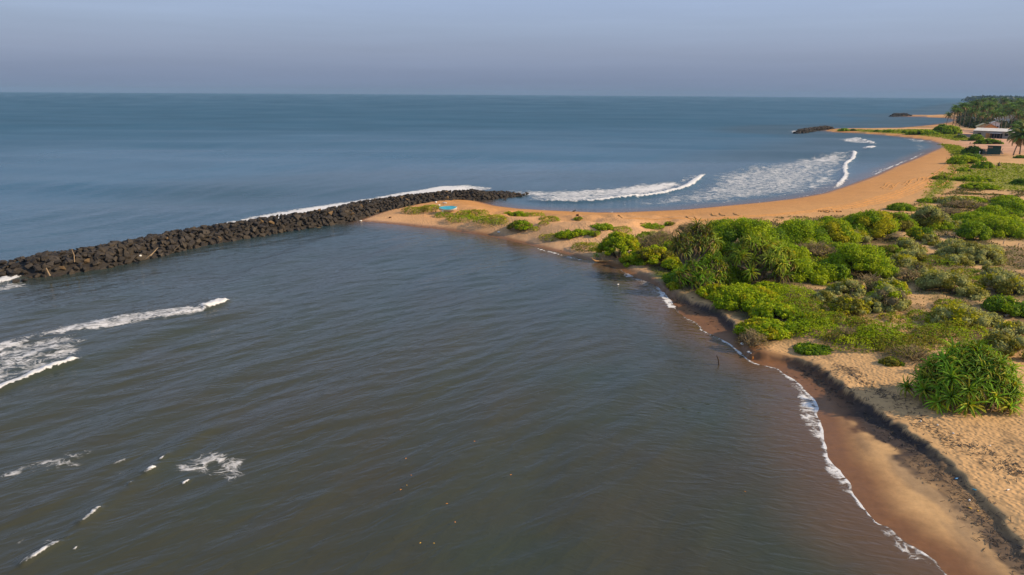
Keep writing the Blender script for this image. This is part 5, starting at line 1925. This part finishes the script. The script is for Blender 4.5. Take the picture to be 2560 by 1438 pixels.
ref = P(186, 655, .9)
stick('driftwood_branch', [ref, pz(185, 638, ref), pz(179, 622, ref)], [.07, .05, .02], M_DRIFT, 'upright forked dead branch wedged in the breakwater boulders near its left end', 'driftwood')
ref = P(392, 644, .5)
stick('driftwood_branch', [P(376, 640, .9), pz(395, 619, ref)], [.06, .03], M_DRIFT, 'bleached stick leaning up to the right on the breakwater', 'driftwood')
stick('driftwood_branch', [P(363, 648, .5), P(388, 628, 1.2)], [.06, .04], M_DRIFT, 'bleached stick lying just left of the leaning one', 'driftwood')
ref = P(436, 625, .9)
stick('driftwood_branch', [ref, pz(449, 613, ref)], [.06, .05], M_DRIFT, 'short pale log lying right of the leaning sticks', 'driftwood')
ref = P(120, 688, .5)
stick('driftwood_branch', [P(125, 690, .4), pz(115, 670, P(120, 684, .6))], [.09, .05], M_DRIFT, 'pale plank standing at the waterline below the upright branch', 'driftwood')
ref = P(1799, 912, 0)
ref[2] = -.3
stick('water_stake', [ref, pz(1796, 900, ref), pz(1792, 889, ref)], [.055, .045, .03], M_TWIG_D, 'thin crooked stake standing alone in the bay water', 'stake')
ref = G(1500, 657)
stick('driftwood_root', [ref + np.array([.9, .1, .15]), ref + np.array([.2, 0, .22]), ref + np.array([-.5, -.1, .18]), ref + np.array([-.9, 0, .45])], [.10, .13, .12, .05], simple_mat('root_tan', (.50, .27, .10), .8),
      'tan fallen root at the water edge left of the lone bush', 'driftwood', None, [(ref + np.array([-.4, 0, .2]), ref + np.array([-.7, .3, .9]), .05), (ref + np.array([.3, 0, .2]), ref + np.array([.2, .3, .7]), .05)])
pandanus('pandanus_seedling', G(1491, 652) + np.array([0, .2, .25]), [(0, 0, .25), (.25, .1, .1), (-.2, 0, .15)], 'small pandanus seedling growing on the fallen root at the water edge', None, L_=.6, w=.05, nl=20, trunk=False)
ref = G(2535, 792)
stick('fallen_log', [ref + np.array([-.9, -.2, .1]), ref + np.array([.2, .1, .35]), ref + np.array([1.3, .3, .8])], [.10, .12, .08], M_BARK, 'grey fallen log under the dark bush at the right edge', 'log')
for (x0, y0), (x1, y1), lab in (((2508, 611), (2511, 600), 'short leaning pale post on sand, left of a pair at the right edge'), ((2546, 614), (2548, 607), 'short pale post on sand, right of a pair at the right edge'),
                                ((2239, 625), (2239, 607), 'thin grey stake standing among grey shrubs right of the smooth dome'), ((2366, 588), (2366, 578), 'thin stake at the left of the sandy clearing'),
                                ((2371, 592), (2373, 586), 'short leaning stake in the sandy clearing')):
    ref = G(x0, y0)
    stick('wooden_post', [ref - np.array([0, 0, .2]), pz(x1, y1, ref)], [.055, .05], simple_mat('post_pale', (.45, .36, .26), .85), lab, 'post', 'short wooden posts in the scrub')
for (x0, y0), lab in (((2425, 357), 'small dark post on the pink sand of the village yard, left one'), ((2437, 359), 'small dark post on the pink sand of the village yard, right one')):
    ref = at_px(x0, y0)
    stick('yard_post', [ref - np.array([0, 0, .2]), ref + np.array([.1, 0, .75])], [.12, .1], M_TWIG_D, lab, 'post')
ref = G(2448, 388)
stick('white_topped_post', [ref, ref + np.array([0, 0, .75]), ref + np.array([0, 0, 1.15])], [.08, .08, .2], M_WHITE, 'white topped post standing behind the bright lawn dome', 'post')

# litter
def blob_thing(name, p, s, mat, label, cat, group=None, rz=0.0, seed=0):
    bm = bmesh.new()
    bmesh.ops.create_icosphere(bm, subdivisions=2, radius=1)
    r_ = random.Random(seed)
    for v in bm.verts:
        v.co *= r_.uniform(.82, 1.12)
        v.co = Vector((v.co.x * s[0], v.co.y * s[1], v.co.z * s[2]))
    o = link(name, bm_mesh(name, bm, mat, False), None, (p[0], p[1], p[2] + s[2] * .7))
    if math.hypot(p[0], p[1]) < 50:
        o.scale = (.6, .6, .6)
    o.rotation_euler = (0, 0, rz)
    return tag(o, label, cat, group)


def bottle(p, mat, label, rz, s=.6):
    root = empty('plastic_bottle', (p[0], p[1], p[2] + .05 * s), rz)
    tag(root, label, 'bottle', 'litter along the debris lines')
    V, Qd = tube([np.array([-.16, 0, 0]), np.array([-.15, 0, 0]), np.array([.06, 0, 0]), np.array([.13, 0, 0]), np.array([.17, 0, 0])], [.04, .05, .05, .02, .02], 9)
    link('body', np_mesh('body', V * s, Qd, mat, np.ones((len(V), 3)), True), root)
    V, Qd = tube([np.array([.165, 0, 0]), np.array([.20, 0, 0])], [.025, .025], 8)
    link('cap', np_mesh('cap', V * s, Qd, M_BLUE, np.ones((len(V), 3)), True), root)


bottle(G(2391, 1198), M_BLUE, 'blue plastic bottle on the dark weed line at the right', R(20), .7)
bottle(G(2437, 1226), M_TURQ, 'pale green plastic bottle right of the blue one', R(-40))
bottle(G(2302, 1054), M_WHITE, 'white plastic bottle left of the big pandanus foot', R(60))
bottle(G(2520, 1226), M_WHITE, 'white plastic bottle on the footprinted sand', R(20))
for (x, y), s, mt, lab, sd_ in (((2423, 1253), (.09, .08, .07), M_WHITE, 'white foam lump at the lower edge of the dark weed line', 1), ((2425, 1271), (.16, .08, .03), M_YEL, 'yellow leaf shaped scrap on the near sand', 2),
                               ((2445, 1278), (.09, .06, .03), M_YEL, 'small yellow scrap right of the leaf shaped one', 3), ((2344, 1064), (.09, .08, .06), M_WHITE, 'white foam lump by the foot of the big pandanus', 4),
                               ((2383, 1085), (.10, .08, .06), M_WHITE, 'white foam scrap below the big pandanus', 5), ((2475, 1115), (.08, .06, .04), M_WHITE, 'white scrap on the sand right of the pandanus foot', 6),
                               ((1882, 893), (.10, .10, .22), M_RED, 'orange float standing on the wet sand', 7), ((1872, 881), (.14, .10, .08), M_WHITE, 'pale foam lump beside the root tangle, left one', 8),
                               ((1877, 885), (.12, .10, .08), M_WHITE, 'pale foam lump beside the root tangle, right one', 9), ((1855, 862), (.15, .12, .10), M_WHITE, 'pale lump on wet sand left of the root tangle', 10),
                               ((1112, 508), (.45, .2, .08), M_WHITE, 'white board among stones above the boat', 11), ((1098, 514), (.2, .16, .12), M_WHITE, 'white foam lump at the foot of the breakwater by the boat', 12),
                               ((1090, 507), (.2, .18, .14), M_WHITE, 'white foam lump higher among the stones left of the boat', 13), ((1247, 582), (.22, .16, .12), M_WHITE, 'white lump on the bay side wrack line of the spit', 14),
                               ((902, 553), (.22, .14, .08), M_WHITE, 'white foam heap where breakwater, bay and sand meet', 15), ((975, 545), (.2, .18, .12), M_HUSK, 'dark lump on the pale sand corner', 16),
                               ((351, 641), (.14, .12, .10), M_WHITE, 'small white float among the left boulders', 17), ((1545, 712), (.16, .1, .05), M_WHITE, 'white scrap floating off the bay shore', 18),
                               ((1444, 540), (.26, .2, .16), M_HUSK, 'dark brown husk lying on the beach near the dunes', 19)):
    p = G(x, y)
    if lab.startswith('small white float'):
        p = P(x, y, .9)
    if lab.startswith('white scrap floating'):
        p = P(x, y, 0)
    blob_thing({'M': 'x'}.get('', 'husk' if 'husk' in lab else ('float' if 'float' in lab and 'floating' not in lab else ('foam_lump' if 'foam' in lab or 'lump' in lab else 'scrap'))), p, s, mt, lab, 'litter', 'litter along the debris lines', sd_ * 1.1, sd_)
stick('curved_branch', [G(1889, 882) + np.array([0, 0, .1]), G(1895, 885) + np.array([0, 0, .12]), G(1903, 881) + np.array([0, 0, .25])], [.04, .04, .03], M_DRIFT, 'pale curved branch at the edge of the root tangle', 'driftwood')
# crow
b = G(1435, 531)
root = empty('crow', b, R(10))
tag(root, 'black bird standing at the ocean water edge of the beach', 'bird')
acc = Acc()
V = ICO_V * np.array([.21, .09, .10]) + np.array([0, 0, .22])
V[:, 2] += .25 * np.clip(V[:, 0], -1, 1)
acc.add(V, np.stack([ICO_T[:, 0], ICO_T[:, 1], ICO_T[:, 2], ICO_T[:, 2]], 1), (1, 1, 1))
acc.add(ICO_V * .075 + np.array([.20, 0, .36]), np.stack([ICO_T[:, 0], ICO_T[:, 1], ICO_T[:, 2], ICO_T[:, 2]], 1), (1, 1, 1))
link('body', mixed_mesh('body', np.concatenate(acc.V), np.concatenate(acc.Q), np.concatenate(acc.C), M_BLACK), root)
for nm, pts, rr_ in (('beak', [(.26, 0, .36), (.36, 0, .34)], [.025, .006]), ('tail', [(-.15, 0, .19), (-.38, 0, .12)], [.05, .03]), ('leg', [(.02, .04, .14), (.03, .05, -.02)], [.012, .01]), ('leg', [(.02, -.04, .14), (.03, -.05, -.02)], [.012, .01])):
    V, Qd = tube([np.array(p_) for p_ in pts], rr_, 6)
    link(nm, np_mesh(nm, V, Qd, M_BLACK, np.ones((len(V), 3))), root)


# crouching person on the lawn
def person():
    b = G(2494, 417.5)
    me = bpy.data.meshes.new('person')
    pts = {'pelvis': (0, 0, .34), 'spine': (.06, 0, .62), 'chest': (.16, 0, .86), 'neck': (.22, 0, 1.02), 'head': (.27, 0, 1.14), 'top': (.27, 0, 1.25),
           'hl': (.02, .11, .33), 'kl': (.38, .14, .50), 'al': (.20, .14, .07), 'tl': (.38, .15, .03), 'hr': (.02, -.11, .33), 'kr': (.38, -.14, .50), 'ar': (.20, -.14, .07), 'tr': (.38, -.15, .03),
           'sl': (.17, .18, .92), 'el': (.32, .21, .66), 'wl': (.50, .13, .52), 'fl': (.57, .11, .48), 'sr': (.17, -.18, .92), 'er': (.32, -.21, .66), 'wr': (.50, -.13, .52), 'fr': (.57, -.11, .48)}
    rad = {'pelvis': .15, 'spine': .14, 'chest': .15, 'neck': .055, 'head': .095, 'top': .075, 'hl': .10, 'hr': .10, 'kl': .075, 'kr': .075, 'al': .045, 'ar': .045, 'tl': .04, 'tr': .04,
           'sl': .075, 'sr': .075, 'el': .05, 'er': .05, 'wl': .035, 'wr': .035, 'fl': .03, 'fr': .03}
    E = ['pelvis spine', 'spine chest', 'chest neck', 'neck head', 'head top', 'pelvis hl', 'hl kl', 'kl al', 'al tl', 'pelvis hr', 'hr kr', 'kr ar', 'ar tr', 'chest sl', 'sl el', 'el wl', 'wl fl', 'chest sr', 'sr er', 'er wr', 'wr fr']
    ks = list(pts)
    me.from_pydata([pts[k] for k in ks], [tuple(ks.index(q) for q in e.split()) for e in E], [])
    o = link('person', me, None, b)
    o.rotation_euler = (0, 0, R(-20))
    md_ = o.modifiers.new('skin', 'SKIN')
    for i, k in enumerate(ks):
        me.skin_vertices[0].data[i].radius = (rad[k], rad[k])
    me.skin_vertices[0].data[0].use_root = True
    o.modifiers.new('sub', 'SUBSURF').levels = 1
    o.modifiers['sub'].render_levels = 2
    me.materials.append(M_CLOTH)
    bm = bmesh.new()
    bmesh.ops.create_icosphere(bm, subdivisions=2, radius=.105, matrix=Matrix.Translation((.26, 0, 1.18)) @ Matrix.Diagonal((1, 1, .85, 1)))
    link('hair', bm_mesh('hair', bm, M_BLACK, True), o)
    bm = bmesh.new()
    bmesh.ops.create_icosphere(bm, subdivisions=2, radius=.2, matrix=Matrix.Translation((.30, 0, .70)) @ Matrix.Diagonal((.55, .9, .8, 1)))
    link('shirt_front', bm_mesh('shirt_front', bm, M_WHITE, True), o)
    tag(o, 'person in dark clothes with a pale front crouching on the lawn beside the dark bush', 'person')


person()

# wrack: twigs and weed along the bank and the upper debris line
acc = Acc()
rr2 = random.Random(77)
LINES = [([(2007, 884), (2055, 908), (2102, 943), (2161, 986), (2220, 1033), (2288, 1079), (2341, 1127), (2380, 1166), (2446, 1224), (2499, 1284), (2560, 1345), (2640, 1420)], 1100, .45),
         ([(2095, 898), (2130, 912), (2165, 935), (2215, 965), (2255, 990), (2290, 1020), (2340, 1060), (2400, 1090)], 420, .35),
         ([(2390, 1085), (2440, 1100), (2500, 1125), (2560, 1150)], 160, .5), ([(2510, 1140), (2560, 1170)], 90, .4),
         ([(1150, 568), (1231, 578), (1302, 590), (1373, 604), (1444, 624), (1485, 638)], 300, .5),
         ([(1619, 679), (1664, 705), (1709, 731), (1770, 754), (1836, 790)], 220, .5)]
for px, n, spread in LINES:
    for _ in range(n):
        f = rr2.uniform(0, len(px) - 1.001)
        i = int(f)
        a, c = px[i], px[i + 1]
        q = f - i
        p = P(a[0] + (c[0] - a[0]) * q, a[1] + (c[1] - a[1]) * q, 1.3)
        acc.V.append(np.array([[p[0] + rr2.gauss(0, spread), p[1] + rr2.gauss(0, spread), 0]]))
pts2 = np.concatenate(acc.V)
zs = height(pts2[:, :2])
acc = Acc()
for (x, y, _), z_ in zip(pts2, zs):
    l = rr2.uniform(.08, .32)
    dist = math.hypot(x, y)
    r_ = max(.010, .00028 * dist) * rr2.uniform(.7, 1.6)
    a = rr2.gauss(.6, 1.2)
    d3 = np.array([math.cos(a), math.sin(a), rr2.uniform(-.05, .3)]) * l
    V, Qd = tube([np.array([x, y, z_ + .02]) - d3 * .5, np.array([x, y, z_ + .03]) + d3 * .5], [r_, r_ * .6], 4)
    c = rr2.choice([(.05, .038, .03), (.09, .07, .05), (.03, .026, .024), (.16, .12, .08), (.06, .055, .06)])
    acc.add(V, Qd, c)
M_WRACK, nt, b = new_mat('wrack')
nt.links.new(node(nt, 'ShaderNodeAttribute', attribute_name='Col').outputs['Color'], b.inputs['Base Color'])
b.inputs['Roughness'].default_value = .9
tag(link('beach_wrack', acc.mesh('beach_wrack', M_WRACK)), 'dark line of washed up twigs, weed and scraps along the beach bank', 'debris', kind='stuff')

# grass and creeper leaves of the lawn and dune greens
n_ = 26000
gv, gq, gc, n0 = [], [], [], 0
for gi, gpoly in enumerate(GRASS):
    lo, hi = gpoly.min(0), gpoly.max(0)
    if gi == 0:
        hi = np.array([min(hi[0], 150), hi[1]])
    area = (hi - lo).prod()
    k = int(min(14000, area * (5 if gi in (0, 1) else 14)))
    xy = lo + RNG.random((k, 2)) * (hi - lo)
    sdg = sdist(xy, gpoly)
    nz_ = fbm(xy[:, 0] * .5, xy[:, 1] * .5, 3)
    xy = xy[sdg + 3 * (nz_ - .5) > RNG.uniform(-.5, .8, k)]
    if not len(xy):
        continue
    zg = height(xy)
    dist = np.hypot(xy[:, 0], xy[:, 1])
    Pn = np.stack([xy[:, 0], xy[:, 1], zg + .06 + .06 * RNG.random(len(xy))], 1)
    V, Qd = leaf_quads(Pn, np.tile([0, 0, 1.0], (len(xy), 1)), np.clip(dist * .0022, .16, .7), np.clip(dist * .0015, .1, .5), 0, .8)
    c = np.array([0.18, 0.24, 0.016])[None] * RNG.uniform(.6, 1.4, (len(xy), 1)) + RNG.uniform(0, .03, (len(xy), 1)) * np.array([1, .6, .1])
    gv.append(V); gq.append(Qd + n0); gc.append(np.repeat(c, 4, 0)); n0 += len(V)
tag(link('grass', np_mesh('grass', np.concatenate(gv), np.concatenate(gq), M_LEAF, np.concatenate(gc))), 'short green grass and creeping ground plants on lawn, headland and dunes', 'grass', kind='stuff')
# sparse tufts and litter in the scrub
k = 110000
lo, hi = SCRUB.min(0), np.minimum(SCRUB.max(0), [95, 140])
xy = lo + RNG.random((k, 2)) * (hi - lo)
sdg = sdist(xy, SCRUB)
nz_ = fbm(xy[:, 0] * .42 + 20, xy[:, 1] * .42, 5)
xy = xy[(sdg > .4) & (nz_ > .40 + .12 * RNG.random(k))]
zg = height(xy)
dist = np.hypot(xy[:, 0], xy[:, 1])
Pn = np.stack([xy[:, 0], xy[:, 1], zg + .05 + .15 * RNG.random(len(xy))], 1)
V, Qd = leaf_quads(Pn, np.tile([0, 0, .6], (len(xy), 1)), np.clip(dist * .0022, .12, .3), np.clip(dist * .0014, .06, .2), -.4, .9)
cc_ = np.array([(0.09, 0.10, 0.025), (0.13, 0.14, 0.05), (0.16, 0.12, 0.07), (0.06, 0.08, 0.02)])[RNG.integers(0, 4, len(xy))] * RNG.uniform(.7, 1.3, (len(xy), 1))
tag(link('scrub_undergrowth', np_mesh('scrub_undergrowth', V, Qd, M_LEAF, np.repeat(cc_, 4, 0))), 'thin undergrowth of small weeds and dry litter between the shrubs', 'undergrowth', kind='stuff')

# tyre tracks: low ridges pushed up in the beach sand
acc = Acc()
rt = random.Random(5)


def track(px, w_=.18, hgt=.085):
    pts = np.array([P(a, c, 1.1) for a, c in px])
    tt = np.linspace(0, len(pts) - 1, len(pts) * 10)
    x = np.interp(tt, range(len(pts)), pts[:, 0])
    y = np.interp(tt, range(len(pts)), pts[:, 1])
    # smooth
    for _ in range(12):
        x[1:-1] = (x[:-2] + 2 * x[1:-1] + x[2:]) / 4
        y[1:-1] = (y[:-2] + 2 * y[1:-1] + y[2:]) / 4
    zt = height(np.stack([x, y], 1))
    dx, dy = np.gradient(x), np.gradient(y)
    nrm = np.hypot(dx, dy) + 1e-9
    nx, ny = -dy / nrm, dx / nrm
    V = []
    for i in range(len(x)):
        hh = hgt * (0.5 + 1.0 * rt.random())
        for o_, zz_ in ((-1, -.05), (-.3, hh), (.3, hh * .8), (1, -.05)):
            V.append((x[i] + nx[i] * o_ * w_, y[i] + ny[i] * o_ * w_, zt[i] + zz_))
    Qd = [(i * 4 + k, i * 4 + k + 1, i * 4 + 5 + k, i * 4 + 4 + k) for i in range(len(x) - 1) for k in range(3)]
    acc.add(np.array(V), np.array(Qd), (0.50, 0.30, 0.15))


for o_ in (0, 5):
    track([(1560 + o_, 552), (1700 + o_, 550), (1850, 541 + o_), (2000, 528 + o_), (2120, 508 + o_), (2220, 482 + o_), (2300, 452 + o_), (2345, 425 + o_), (2370, 405 + o_)])
    track([(2080, 522 + o_), (2180, 500 + o_), (2250, 478 + o_), (2310, 455 + o_), (2345, 430 + o_)], .15)
    track([(2130, 515 + o_), (2225, 495 + o_), (2290, 475 + o_), (2330, 455 + o_)], .15)
    track([(2340 + o_, 470), (2372 + o_, 448), (2388 + o_, 425), (2372 + o_, 408), (2368 + o_, 390)], .2)
for k in range(14):
    cx = rt.uniform(2195, 2330)
    cy = 466 - (cx - 2195) * .17 + rt.uniform(-7, 7)
    q = rt.uniform(.5, 1.3)
    track([(cx - 4 * q, cy + 5 * q), (cx + 3 * q, cy + 2 * q), (cx + rt.uniform(2, 8) * q, cy - 4 * q), (cx + 16 * q, cy - 7 * q)], .16, .08)
for cx, cy in ((1545, 548), (1715, 546), (1735, 545), (1780, 534), (1800, 533), (1835, 533)):
    track([(cx, cy - 6), (cx + 3, cy), (cx + 12, cy + 4)], .16, .1)
for k in range(10):
    cx, cy = rt.uniform(2040, 2110), rt.uniform(524, 532)
    track([(cx, cy), (cx + rt.uniform(4, 12), cy + rt.uniform(-4, 4)), (cx + rt.uniform(8, 22), cy + rt.uniform(-2, 3))], .16, .12)
M_RUT = simple_mat('sand_rut', (0.44, 0.225, 0.08), .95, .2, 2.0, .1)
tag(link('tyre_tracks', acc.mesh('tyre_tracks', M_RUT, True)), 'curving tyre tracks pressed into the beach sand', kind='structure')

# floating leaves on the near bay water
for j, ((x, y), lab) in enumerate((((1186, 1103), 'orange leaf floating alone in the middle of the near bay'), ((1015, 1146), 'orange leaf floating left of the middle'), ((1028, 1188), 'orange leaf floating below the first left one'),
                              ((1002, 1224), 'pair sized orange leaf floating in the lower left group'), ((1017, 1213), 'yellow leaf floating just right of the pair sized one'), ((1117, 1259), 'orange leaf floating low in the middle'),
                              ((1138, 1305), 'orange leaf floating lowest but two in the middle'), ((1085, 1358), 'yellow leaf floating near the bottom edge, right one'), ((1051, 1357), 'yellow leaf floating near the bottom edge, left one'),
                              ((1863, 1229), 'orange leaf floating off the right beach'), ((1277, 1187), 'orange leaf floating right of the middle'))):
    p = P(x, y, .10)
    V = np.array([(-.045, 0, 0), (0, .022, .01), (.045, 0, 0), (0, -.022, .01), (-.045, 0, -.015), (0, .022, -.008), (.045, 0, -.015), (0, -.022, -.008)])
    o = link('floating_leaf', np_mesh('floating_leaf', V, np.array([(0, 1, 2, 3), (7, 6, 5, 4), (0, 4, 5, 1), (1, 5, 6, 2), (2, 6, 7, 3), (3, 7, 4, 0)]), M_YEL if 'yellow' in lab else M_RED), None, p)
    o.rotation_euler = (0, 0, j * 1.3)
    tag(o, lab, 'leaf', 'leaves floating on the bay')

# ---------------------------------------------------------------- haze: one closed box of even pale air
bm = bmesh.new()
box(bm, (0, 4300, 22.0), (24000, 9800, 54))
M_HAZE, nt, b = new_mat('haze_air')
nt.nodes.remove(b)
vol = node(nt, 'ShaderNodeVolumePrincipled')
vol.inputs['Color'].default_value = (0.28, 0.46, 0.68, 1)
vol.inputs['Density'].default_value = 0.00009
vol.inputs['Anisotropy'].default_value = 0.0
nt.links.new(vol.outputs[0], nt.nodes['Material Output'].inputs['Volume'])
tag(link('haze', bm_mesh('haze', bm, M_HAZE)), 'thin even haze in the air over sea and land', kind='stuff')
